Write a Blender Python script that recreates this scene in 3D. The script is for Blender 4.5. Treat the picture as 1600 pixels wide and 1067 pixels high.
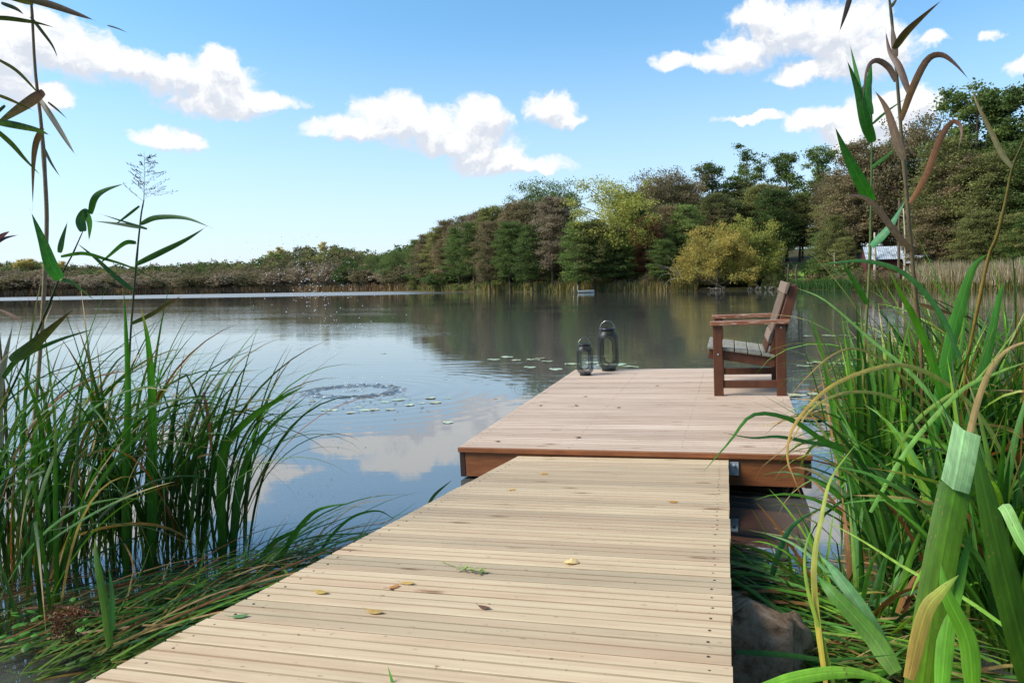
import bpy, bmesh, math, random
from mathutils import Vector, Matrix, noise
R = math.radians
random.seed(7)
C = bpy.context.scene.collection
SC = bpy.context.scene
for o in list(bpy.data.objects): bpy.data.objects.remove(o)

# ------------------------------------------------------------------ camera
F = 1150.0; CX, CY = 800.0, 533.5; CAMZ = 1.165
PITCH, ROLL = R(4.25), R(0.86)
cam_d = bpy.data.cameras.new('camera'); cam = bpy.data.objects.new('camera', cam_d); C.objects.link(cam)
fw = Vector((0, math.cos(PITCH), -math.sin(PITCH))); up0 = Vector((0, math.sin(PITCH), math.cos(PITCH))); r0 = Vector((1, 0, 0))
rx = r0*math.cos(ROLL) - up0*math.sin(ROLL); ux = up0*math.cos(ROLL) + r0*math.sin(ROLL)
RC = Matrix((rx, ux, -fw)).transposed()
cam.matrix_world = Matrix.Translation((0, 0, CAMZ)) @ RC.to_4x4()
cam_d.sensor_width = 36; cam_d.lens = F/1600*36; cam_d.clip_end = 9000; cam_d.clip_start = 0.05
SC.camera = cam

def ray(px, py): return RC @ Vector(((px-CX)/F, -(py-CY)/F, -1))
def P(px, py, d): return Vector((0, 0, CAMZ)) + ray(px, py)*d          # a point at a given depth in metres
def W(px, py, z=0.0):
    r = ray(px, py); return Vector((0, 0, CAMZ)) + r*((z-CAMZ)/r.z)
def azel(px, py):
    r = ray(px, py).normalized(); return math.atan2(r.x, r.y), math.asin(r.z)
def lin(h):
    h = h.lstrip('#'); v = [int(h[i:i+2], 16)/255 for i in (0, 2, 4)]
    return tuple((c/12.92 if c <= .04045 else ((c+.055)/1.055)**2.4) for c in v) + (1,)

# ------------------------------------------------------------------ light
SUN_EL, SUN_AZ = R(44), R(262)      # azimuth measured clockwise from +Y: high on the left, veiled by cloud
sd = bpy.data.lights.new('sun', 'SUN'); so = bpy.data.objects.new('sun', sd); C.objects.link(so)
sd.energy = 4.2; sd.angle = R(30); sd.color = (1, .95, .87)
sv = Vector((math.sin(SUN_AZ)*math.cos(SUN_EL), math.cos(SUN_AZ)*math.cos(SUN_EL), math.sin(SUN_EL)))
so.rotation_euler = sv.to_track_quat('Z', 'Y').to_euler()
SC.view_settings.view_transform = 'Standard'; SC.view_settings.look = 'None'
SC.view_settings.exposure = 0.74; SC.view_settings.gamma = 1

world = bpy.data.worlds.new('World'); SC.world = world; world.use_nodes = True
nt = world.node_tree; nt.nodes.clear()
def N(nt, t, **kw):
    n = nt.nodes.new(t)
    for k, v in kw.items(): setattr(n, k, v)
    return n
def L(nt, a, b): nt.links.new(a, b)
def mth(nt, op, a, b=None, c=None, clamp=False):
    n = N(nt, 'ShaderNodeMath', operation=op, use_clamp=clamp)
    for i, v in enumerate((a, b, c)):
        if v is None: continue
        if hasattr(v, 'is_linked') or hasattr(v, 'links'): L(nt, v, n.inputs[i])
        else: n.inputs[i].default_value = v
    return n.outputs[0]
def vmth(nt, op, a, b=None):
    n = N(nt, 'ShaderNodeVectorMath', operation=op)
    for i, v in enumerate((a, b)):
        if v is None: continue
        if hasattr(v, 'links'): L(nt, v, n.inputs[i])
        else: n.inputs[i].default_value = v
    return n.outputs['Value'] if op in ('DOT_PRODUCT', 'LENGTH') else n.outputs[0]
def mixc(nt, f, a, b, mode='MIX'):
    n = N(nt, 'ShaderNodeMix', data_type='RGBA', blend_type=mode)
    for s, v in ((n.inputs[0], f), (n.inputs[6], a), (n.inputs[7], b)):
        if hasattr(v, 'links'): L(nt, v, s)
        else: s.default_value = v
    return n.outputs[2]
def ramp(nt, f, stops):
    n = N(nt, 'ShaderNodeValToRGB'); L(nt, f, n.inputs[0]); e = n.color_ramp.elements
    while len(e) < len(stops): e.new(0.5)
    for i, (p, c) in enumerate(stops): e[i].position = p; e[i].color = c
    return n.outputs[0]

sky = N(nt, 'ShaderNodeTexSky', sky_type='NISHITA', sun_disc=False, sun_elevation=SUN_EL, sun_rotation=SUN_AZ,
        altitude=50, air_density=1.0, dust_density=0.9, ozone_density=1.6)
tc = N(nt, 'ShaderNodeTexCoord'); sep = N(nt, 'ShaderNodeSeparateXYZ'); L(nt, tc.outputs['Generated'], sep.inputs[0])
azn = mth(nt, 'ARCTAN2', sep.outputs[0], sep.outputs[1]); eln = mth(nt, 'ARCSINE', sep.outputs[2])
cmb = N(nt, 'ShaderNodeCombineXYZ'); L(nt, azn, cmb.inputs[0]); L(nt, eln, cmb.inputs[1])
# each cumulus is a soft blob at its bearing and height in the sky (only those in frame are read off as bearings)
CL = [(50,55,95,48),(120,85,80,42),(0,85,70,75),(170,92,55,28),(60,150,55,22),(-80,60,90,70),(215,105,60,32),(265,118,70,36),(335,135,75,46),(345,100,34,26),
      (405,158,62,17),(350,168,85,17),(266,216,54,20),(560,202,85,22),(615,185,60,38),(655,200,75,36),(745,190,48,40),
      (770,170,16,22),(715,222,90,26),(800,258,88,17),(760,245,60,20),(861,172,40,28),(880,186,30,14),(1235,45,90,45),(1310,50,90,52),
      (1350,85,75,42),(1150,86,46,30),(1110,95,40,16),(1050,97,34,15),(1185,20,50,28),(1270,112,80,18),(1395,75,40,40),(1275,186,54,18),
      (1365,190,70,42),(1425,160,46,28),(1330,215,60,30),(1462,66,26,14),(1592,102,22,18),(1180,182,60,6),(1540,60,20,10),
      (300,-230,260,60),(900,-260,200,60),(1500,-300,260,80),(-300,-120,200,70),(560,-480,260,70),(1100,-560,280,70),(1900,60,160,60),(2100,-200,260,70),(-500,150,160,50)]  # this row is unseen cloud above and beside the frame, added for the water's reflections
def density(vec):
    out = None
    for (x, y, rx_, ry_) in CL:
        a0, e0 = azel(x, y); a1, _ = azel(x+rx_, y); _, e1 = azel(x, y-ry_)
        v = vmth(nt, 'MULTIPLY', vmth(nt, 'SUBTRACT', vec, (a0, e0, 0)), (1/abs(a1-a0), 1/abs(e1-e0), 0))
        d = mth(nt, 'SUBTRACT', 1.0, vmth(nt, 'DOT_PRODUCT', v, v))
        if out is None: out = d
        else:
            n = N(nt, 'ShaderNodeMath', operation='SMOOTH_MAX'); L(nt, out, n.inputs[0]); L(nt, d, n.inputs[1]); n.inputs[2].default_value = 0.45; out = n.outputs[0]
    return mth(nt, 'MAXIMUM', out, -1.6)
warp = N(nt, 'ShaderNodeTexNoise', noise_dimensions='3D'); warp.inputs['Scale'].default_value = 26; warp.inputs['Detail'].default_value = 5; warp.inputs['Roughness'].default_value = .55
L(nt, cmb.outputs[0], warp.inputs['Vector'])
wv = vmth(nt, 'MULTIPLY', vmth(nt, 'SUBTRACT', warp.outputs['Color'], (.5, .5, .5)), (.05, .035, 0))
vec = vmth(nt, 'ADD', cmb.outputs[0], wv)
fb = N(nt, 'ShaderNodeTexNoise'); fb.inputs['Scale'].default_value = 44; fb.inputs['Detail'].default_value = 9; fb.inputs['Roughness'].default_value = .62; fb.inputs['Lacunarity'].default_value = 2.1
L(nt, vec, fb.inputs['Vector'])
fb2 = N(nt, 'ShaderNodeTexNoise'); fb2.inputs['Scale'].default_value = 44; fb2.inputs['Detail'].default_value = 5; fb2.inputs['Roughness'].default_value = .6
L(nt, vmth(nt, 'ADD', vec, (-.004, .012, 0)), fb2.inputs['Vector'])
d0 = density(vec)
dA = mth(nt, 'ADD', d0, mth(nt, 'MULTIPLY', mth(nt, 'SUBTRACT', fb.outputs[0], .5), 2.6))
d1 = density(vmth(nt, 'ADD', vec, (-.006, .022, 0)))
dB = mth(nt, 'ADD', d1, mth(nt, 'MULTIPLY', mth(nt, 'SUBTRACT', fb2.outputs[0], .5), 2.6))
mr = N(nt, 'ShaderNodeMapRange', interpolation_type='SMOOTHSTEP'); L(nt, dA, mr.inputs[0]); mr.inputs[1].default_value = -.5; mr.inputs[2].default_value = .55
lit = N(nt, 'ShaderNodeMapRange', interpolation_type='SMOOTHSTEP'); L(nt, mth(nt, 'ADD', mth(nt, 'SUBTRACT', dA, dB), mth(nt, 'MULTIPLY', dB, -.25)), lit.inputs[0]); lit.inputs[1].default_value = -.75; lit.inputs[2].default_value = .35
CLOUD_K = 1.0
ccol = mixc(nt, lit.outputs[0], (3.75, 3.95, 4.35, 1), (5.3, 5.3, 5.3, 1))
# whitish air near the horizon: the sky's own dust, stronger than the model gives
hz = N(nt, 'ShaderNodeMapRange'); L(nt, eln, hz.inputs[0]); hz.inputs[1].default_value = 0; hz.inputs[2].default_value = .34; hz.inputs[3].default_value = 1; hz.inputs[4].default_value = 0
hzp = mth(nt, 'POWER', hz.outputs[0], 1.35)
skyc = mixc(nt, mth(nt, 'MULTIPLY', hzp, .9), mixc(nt, 1.0, sky.outputs[0], (.72, 1.08, 1.18, 1), 'MULTIPLY'), (4.45, 4.75, 5.45, 1))
allc = mixc(nt, mth(nt, 'MULTIPLY', mr.outputs[0], .96), skyc, ccol)
bg = N(nt, 'ShaderNodeBackground'); bg.inputs['Strength'].default_value = 0.118
L(nt, allc, bg.inputs['Color'])
wo = N(nt, 'ShaderNodeOutputWorld'); L(nt, bg.outputs[0], wo.inputs[0])
world.cycles.sampling_method = 'MANUAL'; world.cycles.sample_map_resolution = 512
SC.cycles.max_bounces = 6; SC.cycles.transparent_max_bounces = 12; SC.cycles.diffuse_bounces = 2; SC.cycles.glossy_bounces = 3
SC.cycles.caustics_reflective = False; SC.cycles.caustics_refractive = False

# ------------------------------------------------------------------ helpers
class MB:
    def __init__(s): s.v = []; s.f = []; s.c = []; s.m = []; s.col = (1, 1, 1, 1)
    def vert(s, p): s.v.append(tuple(p)); s.c.append(s.col); return len(s.v)-1
    def face(s, *i, m=0): s.f.append(i); s.m.append(m)
    def box(s, x0, x1, y0, y1, z0, z1, M=None):
        b = []
        for x, y, z in ((x0,y0,z0),(x1,y0,z0),(x1,y1,z0),(x0,y1,z0),(x0,y0,z1),(x1,y0,z1),(x1,y1,z1),(x0,y1,z1)):
            p = Vector((x, y, z)); b.append(s.vert(M @ p if M else p))
        for q in ((3,2,1,0),(4,5,6,7),(0,1,5,4),(1,2,6,5),(2,3,7,6),(3,0,4,7)): s.face(*[b[k] for k in q])
    def tube(s, pts, rad, n=6, cap=True):
        pts = [Vector(p) for p in pts]; rings = []
        ref = Vector((0, 0, 1))
        for i, p in enumerate(pts):
            t = (pts[min(i+1, len(pts)-1)] - pts[max(i-1, 0)])
            if t.length < 1e-9: t = Vector((0, 0, 1))
            t.normalize()
            a = t.cross(ref)
            if a.length < .05: a = t.cross(Vector((1, 0, 0)))
            a.normalize(); b = t.cross(a); ref = b.cross(t) if i == 0 else ref
            r = rad[i] if isinstance(rad, (list, tuple)) else rad
            rings.append([s.vert(p + (a*math.cos(k*2*math.pi/n) + b*math.sin(k*2*math.pi/n))*r) for k in range(n)])
        for i in range(len(rings)-1):
            for k in range(n): s.face(rings[i][k], rings[i][(k+1) % n], rings[i+1][(k+1) % n], rings[i+1][k])
        if cap: s.face(*rings[0][::-1]); s.face(*rings[-1])
    def lathe(s, prof, n=24, o=(0, 0, 0)):
        rs = [[s.vert((o[0]+r*math.cos(k*2*math.pi/n), o[1]+r*math.sin(k*2*math.pi/n), o[2]+z)) for k in range(n)] for r, z in prof]
        for i in range(len(rs)-1):
            for k in range(n): s.face(rs[i][k], rs[i][(k+1) % n], rs[i+1][(k+1) % n], rs[i+1][k])
        s.face(*rs[0][::-1]); s.face(*rs[-1])
    def build(s, name, mat, parent=None, smooth=False, bevel=0):
        me = bpy.data.meshes.new(name); me.from_pydata(s.v, [], s.f)
        for m in (mat if isinstance(mat, (list, tuple)) else [mat]): me.materials.append(m)
        a = me.color_attributes.new('tint', 'FLOAT_COLOR', 'POINT')
        a.data.foreach_set('color', [x for c in s.c for x in c])
        if any(s.m): me.polygons.foreach_set('material_index', s.m)
        if smooth: me.polygons.foreach_set('use_smooth', [True]*len(me.polygons))
        me.update()
        o = bpy.data.objects.new(name, me); C.objects.link(o)
        if parent: o.parent = parent
        if bevel:
            b = o.modifiers.new('bevel', 'BEVEL'); b.width = bevel; b.segments = 2; b.limit_method = 'ANGLE'
        return o
def tag(o, label=None, cat=None, group=None, kind=None):
    if label: o['label'] = label
    if cat: o['category'] = cat
    if group: o['group'] = group
    if kind: o['kind'] = kind
    return o
def empty(name, M=None):
    o = bpy.data.objects.new(name, None); C.objects.link(o); o.empty_display_size = .1
    if M is not None: o.matrix_world = M
    return o
def copy_tree(o):
    c = o.copy(); C.objects.link(c)
    for ch in [x for x in bpy.data.objects if x.parent == o]:
        d = ch.copy(); C.objects.link(d); d.parent = c
        for g in [x for x in bpy.data.objects if x.parent == ch]:
            h = g.copy(); C.objects.link(h); h.parent = d
    return c
def mat(name, col=(.5, .5, .5, 1), rough=.6, metal=0.0, spec=.5):
    m = bpy.data.materials.new(name); m.use_nodes = True
    b = m.node_tree.nodes['Principled BSDF']; b.inputs['Base Color'].default_value = col
    b.inputs['Roughness'].default_value = rough; b.inputs['Metallic'].default_value = metal; b.inputs['Specular IOR Level'].default_value = spec
    return m, m.node_tree, b
def bump(nt, b, h, strength, dist):
    n = N(nt, 'ShaderNodeBump'); n.inputs['Strength'].default_value = strength; n.inputs['Distance'].default_value = dist
    L(nt, h, n.inputs['Height']); L(nt, n.outputs[0], b.inputs['Normal']); return n
def noise_t(nt, vec, scale, detail=3, rough=.55):
    n = N(nt, 'ShaderNodeTexNoise'); n.inputs['Scale'].default_value = scale; n.inputs['Detail'].default_value = detail; n.inputs['Roughness'].default_value = rough
    if vec is not None: L(nt, vec, n.inputs['Vector'])
    return n
def mapping(nt, vec, scale=(1, 1, 1), loc=(0, 0, 0), rot=(0, 0, 0)):
    n = N(nt, 'ShaderNodeMapping'); n.inputs['Scale'].default_value = scale; n.inputs['Location'].default_value = loc; n.inputs['Rotation'].default_value = rot
    L(nt, vec, n.inputs['Vector']); return n.outputs[0]

# ------------------------------------------------------------------ materials
def mrange(t, v, a, b, c=0.0, d=1.0, smooth=True):
    n = N(t, 'ShaderNodeMapRange', interpolation_type='SMOOTHSTEP' if smooth else 'LINEAR')
    L(t, v, n.inputs[0])
    for i, x in ((1, a), (2, b), (3, c), (4, d)): n.inputs[i].default_value = x
    return n.outputs[0]
def wood_planks(name, c1, c2, c3, pitch, rough=.6):
    """new decking: grain along x, one random tone per board, knots and drying streaks; board number from y"""
    m, t, b = mat(name, rough=rough, spec=.3)
    co = N(t, 'ShaderNodeTexCoord').outputs['Object']; s = N(t, 'ShaderNodeSeparateXYZ'); L(t, co, s.inputs[0])
    idn = mth(t, 'FLOOR', mth(t, 'DIVIDE', s.outputs[1], pitch))
    wn = N(t, 'ShaderNodeTexWhiteNoise', noise_dimensions='1D'); L(t, idn, wn.inputs['W'])
    off = N(t, 'ShaderNodeCombineXYZ'); L(t, mth(t, 'MULTIPLY', wn.outputs[0], 37.0), off.inputs[0]); L(t, mth(t, 'MULTIPLY', wn.outputs[0], 11.0), off.inputs[2])
    v = vmth(t, 'ADD', co, off.outputs[0])
    g1 = noise_t(t, mapping(t, v, (1.3, 26, 8)), 1.0, 5, .6).outputs[0]
    g2 = noise_t(t, mapping(t, v, (5, 240, 8)), 1.0, 3, .6).outputs[0]
    g3 = noise_t(t, mapping(t, v, (1.1, 3.5, 1)), 1.0, 3, .6).outputs[0]
    base = mixc(t, wn.outputs[0], c1, c2)
    base = mixc(t, ramp(t, g1, [(.38, (0, 0, 0, 1)), (.85, (1, 1, 1, 1))]), base, c3)
    base = mixc(t, ramp(t, g2, [(.35, (.86, .86, .86, 1)), (.65, (1.06, 1.06, 1.06, 1))]), base, base, 'MIX')
    dk = ramp(t, g2, [(.3, (.80, .77, .73, 1)), (.6, (1, 1, 1, 1))]); base = mixc(t, .8, base, dk, 'MULTIPLY')
    br = ramp(t, g3, [(.3, (.84, .82, .80, 1)), (.7, (1.0, 1.0, 1.0, 1))]); base = mixc(t, .9, base, br, 'MULTIPLY')
    # knots with a smear of dark grain round each
    kv = N(t, 'ShaderNodeTexVoronoi'); kv.inputs['Scale'].default_value = 1.0; L(t, mapping(t, v, (3.3, 12.5, 0.01)), kv.inputs['Vector'])
    kn = noise_t(t, mapping(t, v, (30, 130, 1)), 1.0, 2).outputs[0]
    kd = mth(t, 'ADD', kv.outputs['Distance'], mth(t, 'MULTIPLY', mth(t, 'SUBTRACT', kn, .5), .22))
    kr = ramp(t, kd, [(.03, (.20, .12, .07, 1)), (.10, (.62, .52, .42, 1)), (.19, (1, 1, 1, 1))])
    sel = N(t, 'ShaderNodeSeparateColor'); L(t, kv.outputs['Color'], sel.inputs[0])
    ksel = mth(t, 'GREATER_THAN', sel.outputs[0], .45)
    base = mixc(t, ksel, base, mixc(t, 1.0, base, kr, 'MULTIPLY'))
    # damp grey stains and scuffs that cross the boards, and small dark flecks
    st = noise_t(t, mapping(t, co, (.9, 1.6, 1)), 2.2, 6, .7).outputs[0]
    base = mixc(t, ramp(t, st, [(.52, (0, 0, 0, 1)), (.70, (.55, .55, .55, 1))]), base, mixc(t, 1.0, base, (.80, .79, .78, 1), 'MULTIPLY'))
    fk = noise_t(t, mapping(t, v, (38, 90, 1)), 1.0, 2, .5).outputs[0]
    base = mixc(t, ramp(t, fk, [(.70, (0, 0, 0, 1)), (.76, (.7, .7, .7, 1))]), base, lin('#4a3a2a'))
    L(t, base, b.inputs['Base Color'])
    bump(t, b, g2, .4, .002)
    return m
def stained_wood(name, c1, c2, along=(1, 1, 12), rough=.5, wear=None):
    m, t, b = mat(name, rough=rough, spec=.35)
    co = N(t, 'ShaderNodeTexCoord').outputs['Object']
    g = noise_t(t, mapping(t, co, tuple(a*3.0 for a in along)), 2.0, 5, .6).outputs[0]
    g2 = noise_t(t, co, 5.0, 4).outputs[0]
    c = mixc(t, ramp(t, g, [(.3, (0, 0, 0, 1)), (.7, (1, 1, 1, 1))]), c1, c2)
    c = mixc(t, .5, c, ramp(t, g2, [(.3, (.65, .62, .6, 1)), (.6, (1, 1, 1, 1))]), 'MULTIPLY')
    if wear: c = mixc(t, ramp(t, noise_t(t, mapping(t, co, tuple(a*2.0 for a in along)), 6.0, 4).outputs[0], [(.56, (0, 0, 0, 1)), (.66, (1, 1, 1, 1))]), c, wear)
    L(t, c, b.inputs['Base Color']); bump(t, b, g, .3, .002)
    return m
M_WALK = wood_planks('walkway_wood', lin('#c0ac8c'), lin('#9a8b72'), lin('#ac8c70'), .142)
M_PLAT = wood_planks('platform_wood', lin('#c3af9d'), lin('#a99584'), lin('#a4876f'), .142)
M_FASC = stained_wood('fascia_wood', lin('#74432a'), lin('#905a34'), (1.5, 12, 12))
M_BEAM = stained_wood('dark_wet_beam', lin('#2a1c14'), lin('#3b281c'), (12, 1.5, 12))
M_ENDG = mat('end_grain_dark', lin('#40342a'), .8)[0]
M_GALV, t_, b_ = mat('galvanised_steel', lin('#8a9096'), .5, .2)
L(t_, ramp(t_, noise_t(t_, N(t_, 'ShaderNodeTexCoord').outputs['Object'], 60, 3).outputs[0], [(.35, lin('#9aa2a8')), (.65, lin('#c0c6cc'))]), b_.inputs['Base Color'])
M_FLOAT = mat('black_float_plastic', (.012, .012, .013, 1), .5)[0]
M_SCREW = mat('screw_steel', (.06, .045, .035, 1), .5, .6)[0]
M_CHAIR = stained_wood('chair_stain', lin('#4c2a1a'), lin('#603a26'), (4, 4, 1.5), .45)
M_CHARM = stained_wood('chair_arm_wood', lin('#75462f'), lin('#8a5a40'), (1.2, 9, 9), .5, wear=lin('#a89684'))
M_CSEAT = stained_wood('weathered_seat_wood', lin('#6d6a60'), lin('#8f8c80'), (9, 1.2, 9), .85, wear=lin('#5f6248'))
M_CBACK = stained_wood('weathered_back_wood', lin('#665447'), lin('#7f6c5c'), (9, 9, 1.3), .8)
M_BLACK = mat('black_lacquered_metal', (.01, .01, .011, 1), .28, .2)[0]
M_HANDLE = mat('steel_handle', (.35, .34, .30, 1), .25, 1.0)[0]

def attr_leaf(name, rough=.45, transl=.35, var=.25, sc=60, spec=.4, stretch=(1, 1, 1), objrand=.0):
    m, t, b = mat(name, rough=rough, spec=spec)
    at = N(t, 'ShaderNodeAttribute', attribute_name='tint'); co = N(t, 'ShaderNodeTexCoord').outputs['Object']
    nz = noise_t(t, mapping(t, co, stretch), sc, 3).outputs[0]
    k = ramp(t, nz, [(.3, (1-var, 1-var, 1-var, 1)), (.7, (1+var, 1+var, 1+var*.8, 1))])
    c = mixc(t, 1.0, at.outputs['Color'], k, 'MULTIPLY')
    if objrand:
        oi = N(t, 'ShaderNodeObjectInfo')
        c = mixc(t, 1.0, c, ramp(t, oi.outputs['Random'], [(0, (1-objrand, 1-objrand*.8, 1-objrand, 1)), (1, (1+objrand, 1+objrand, 1+objrand, 1))]), 'MULTIPLY')
    vn = mth(t, 'MULTIPLY', mth(t, 'ADD', mth(t, 'SINE', mth(t, 'MULTIPLY', at.outputs['Alpha'], 75.0)), mth(t, 'SINE', mth(t, 'MULTIPLY', at.outputs['Alpha'], 31.0))), .07)
    mid_ = mth(t, 'MULTIPLY', mth(t, 'LESS_THAN', mth(t, 'ABSOLUTE', mth(t, 'SUBTRACT', at.outputs['Alpha'], .5)), .035), .35)
    vv = mth(t, 'ADD', mth(t, 'ADD', vn, mid_), 1.0); cv = N(t, 'ShaderNodeCombineXYZ'); [L(t, vv, cv.inputs[i_]) for i_ in range(3)]
    c = mixc(t, 1.0, c, cv.outputs[0], 'MULTIPLY')
    sp2 = noise_t(t, mapping(t, co, (1, 1, .5)), 170, 3, .6).outputs[0]; sp3 = noise_t(t, co, 9, 2).outputs[0]
    c = mixc(t, mth(t, 'MULTIPLY', mrange(t, sp2, .60, .68), mrange(t, sp3, .45, .6)), c, lin('#7a6a38'))
    L(t, c, b.inputs['Base Color'])
    tr = N(t, 'ShaderNodeBsdfTranslucent'); L(t, mixc(t, 1.0, c, (1.25, 1.35, .6, 1), 'MULTIPLY'), tr.inputs[0])
    mx = N(t, 'ShaderNodeMixShader'); mx.inputs[0].default_value = transl
    L(t, b.outputs[0], mx.inputs[1]); L(t, tr.outputs[0], mx.inputs[2])
    L(t, mx.outputs[0], t.nodes['Material Output'].inputs['Surface'])
    return m
M_BLADE = attr_leaf('sedge_blade', .52, .30, .22, 45, .25, (1, 1, .25))
M_REED = attr_leaf('reed_leaf', .5, .28, .2, 60)
M_DRYLEAF = attr_leaf('fallen_leaf', .6, .2, .25, 120)

def crown_mat(name, stops, transl=.45, rnd=.2):
    """foliage: per-leaf tone from the 'tint' attribute, slow drift over the crown, a shift per tree"""
    m, t, b = mat(name, rough=.65, spec=.2)
    at = N(t, 'ShaderNodeAttribute', attribute_name='tint'); sp = N(t, 'ShaderNodeSeparateColor'); L(t, at.outputs['Color'], sp.inputs[0])
    oi = N(t, 'ShaderNodeObjectInfo')
    co = N(t, 'ShaderNodeTexCoord').outputs['Object']
    nz = noise_t(t, co, 4.5, 3).outputs[0]
    f = mth(t, 'ADD', mth(t, 'MULTIPLY', sp.outputs[0], .45), mth(t, 'ADD', mth(t, 'MULTIPLY', nz, .7), mth(t, 'SUBTRACT', mth(t, 'MULTIPLY', oi.outputs['Random'], rnd*2), .1+rnd)), clamp=True)
    c = ramp(t, f, [(p, tuple(min(.5, x*2.1) for x in lin(h)[:3])+(1,)) for p, h in stops])
    L(t, c, b.inputs['Base Color'])
    tr = N(t, 'ShaderNodeBsdfTranslucent'); L(t, c, tr.inputs[0])
    mx = N(t, 'ShaderNodeMixShader'); mx.inputs[0].default_value = transl
    L(t, b.outputs[0], mx.inputs[1]); L(t, tr.outputs[0], mx.inputs[2]); L(t, mx.outputs[0], t.nodes['Material Output'].inputs['Surface'])
    return m
CM = {
 'dark green': crown_mat('crown_dark_green', [(.1, '#28331a'), (.5, '#3e4c24'), (.9, '#555e30')]),
 'mid green': crown_mat('crown_mid_green', [(.1, '#2f3c1e'), (.5, '#49572b'), (.9, '#666f3a')]),
 'olive': crown_mat('crown_olive', [(.1, '#353820'), (.5, '#52542e'), (.9, '#6e6a3c')]),
 'brown': crown_mat('crown_brown', [(.1, '#3b3c26'), (.45, '#544b35'), (.9, '#706046')]),
 'grey brown': crown_mat('crown_grey_brown', [(.1, '#403a2c'), (.5, '#5a5040'), (.9, '#766856')]),
 'rust': crown_mat('crown_rust', [(.1, '#40301f'), (.5, '#63422f'), (.9, '#7d5238')]),
 'yellow green': crown_mat('crown_yellow_green', [(.1, '#484c22'), (.5, '#707034'), (.9, '#938540')]),
 'golden': crown_mat('crown_golden', [(.1, '#54552a'), (.5, '#807038'), (.9, '#ae8a42')]),
 'orange': crown_mat('crown_orange', [(.1, '#8a6a3a'), (.5, '#a8824a'), (.9, '#bd965a')]),
}
M_BARK, t_, b_ = mat('bark', lin('#4d4338'), .9, 0, .1)
co_ = N(t_, 'ShaderNodeTexCoord').outputs['Object']
L(t_, ramp(t_, noise_t(t_, mapping(t_, co_, (30, 30, 6)), 2, 4).outputs[0], [(.3, lin('#3a322a')), (.7, lin('#6b6054'))]), b_.inputs['Base Color'])
M_BARKP, t_, b_ = mat('pale_bark', lin('#a89c88'), .85, 0, .1)
co_ = N(t_, 'ShaderNodeTexCoord').outputs['Object']
L(t_, ramp(t_, noise_t(t_, mapping(t_, co_, (30, 30, 10)), 2, 4).outputs[0], [(.35, lin('#7d7262')), (.65, lin('#b5aa96'))]), b_.inputs['Base Color'])
M_DEAD = mat('bleached_dead_wood', lin('#9c9284'), .85)[0]

# ground
M_GROUND, t_, b_ = mat('ground_soil', rough=.95, spec=.1)
co_ = N(t_, 'ShaderNodeTexCoord').outputs['Object']
c_ = mixc(t_, ramp(t_, noise_t(t_, co_, .35, 5).outputs[0], [(.4, (0, 0, 0, 1)), (.6, (1, 1, 1, 1))]), lin('#3c3420'), lin('#4a4a26'))
c_ = mixc(t_, ramp(t_, noise_t(t_, co_, 22, 5, .7).outputs[0], [(.4, (0, 0, 0, 1)), (.65, (1, 1, 1, 1))]), c_, lin('#2b2318'))
L(t_, c_, b_.inputs['Base Color']); bump(t_, b_, noise_t(t_, co_, 30, 5, .7).outputs[0], .6, .02)

# water
M_WATER, t_, b_ = mat('lake_water', (.068, .069, .064, 1), .008, 0, .5)
b_.inputs['IOR'].default_value = 3.0
geo = N(t_, 'ShaderNodeNewGeometry'); pos = geo.outputs['Position']; sp_ = N(t_, 'ShaderNodeSeparateXYZ'); L(t_, pos, sp_.inputs[0])
dist = vmth(t_, 'LENGTH', vmth(t_, 'MULTIPLY', pos, (1, 1, 0)))
rip = noise_t(t_, mapping(t_, pos, (1.1, 4.6, 1), rot=(0, 0, R(-6))), 1.0, 3, .5)
rip2 = noise_t(t_, mapping(t_, pos, (3.5, 13, 1), rot=(0, 0, R(8))), 1.0, 2, .5)
swell = noise_t(t_, mapping(t_, pos, (.22, .8, 1)), 1.0, 2)
patch = noise_t(t_, mapping(t_, pos, (.05, .13, 1), loc=(3.1, 1.7, 0)), 1.0, 2)
pm = mrange(t_, patch.outputs[0], .40, .62, .25, 1)
band = mth(t_, 'MULTIPLY', mrange(t_, sp_.outputs[1], 6.0, 11.0), 1.0)
near = mrange(t_, dist, 5.0, 11.0, .10, 1)
fade = mrange(t_, dist, 25, 160, 1, .35)
h1 = mth(t_, 'MULTIPLY', mth(t_, 'MULTIPLY', rip.outputs[0], mth(t_, 'MULTIPLY', near, pm)), fade)
h2 = mth(t_, 'MULTIPLY', mth(t_, 'MULTIPLY', rip2.outputs[0], .12), mth(t_, 'MULTIPLY', near, pm))
hh = mth(t_, 'ADD', mth(t_, 'ADD', h1, h2), mth(t_, 'MULTIPLY', swell.outputs[0], .45))
# ring waves round the splash
SPL = W(553, 611)
rv = vmth(t_, 'LENGTH', vmth(t_, 'SUBTRACT', pos, (SPL.x, SPL.y, 0)))
ring = mth(t_, 'MULTIPLY', mth(t_, 'SINE', mth(t_, 'MULTIPLY', rv, 26.0)), mrange(t_, rv, .5, 3.4, .10, 0))
hh = mth(t_, 'ADD', hh, ring)
bump(t_, b_, hh, 1.0, .0055)
# wind-ruffled strip along the far left shore
ruf = mth(t_, 'MULTIPLY', mrange(t_, sp_.outputs[1], 128, 150), mrange(t_, sp_.outputs[0], 0, -45))
L(t_, mth(t_, 'ADD', .008, mth(t_, 'MULTIPLY', ruf, .6)), b_.inputs['Roughness'])

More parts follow.
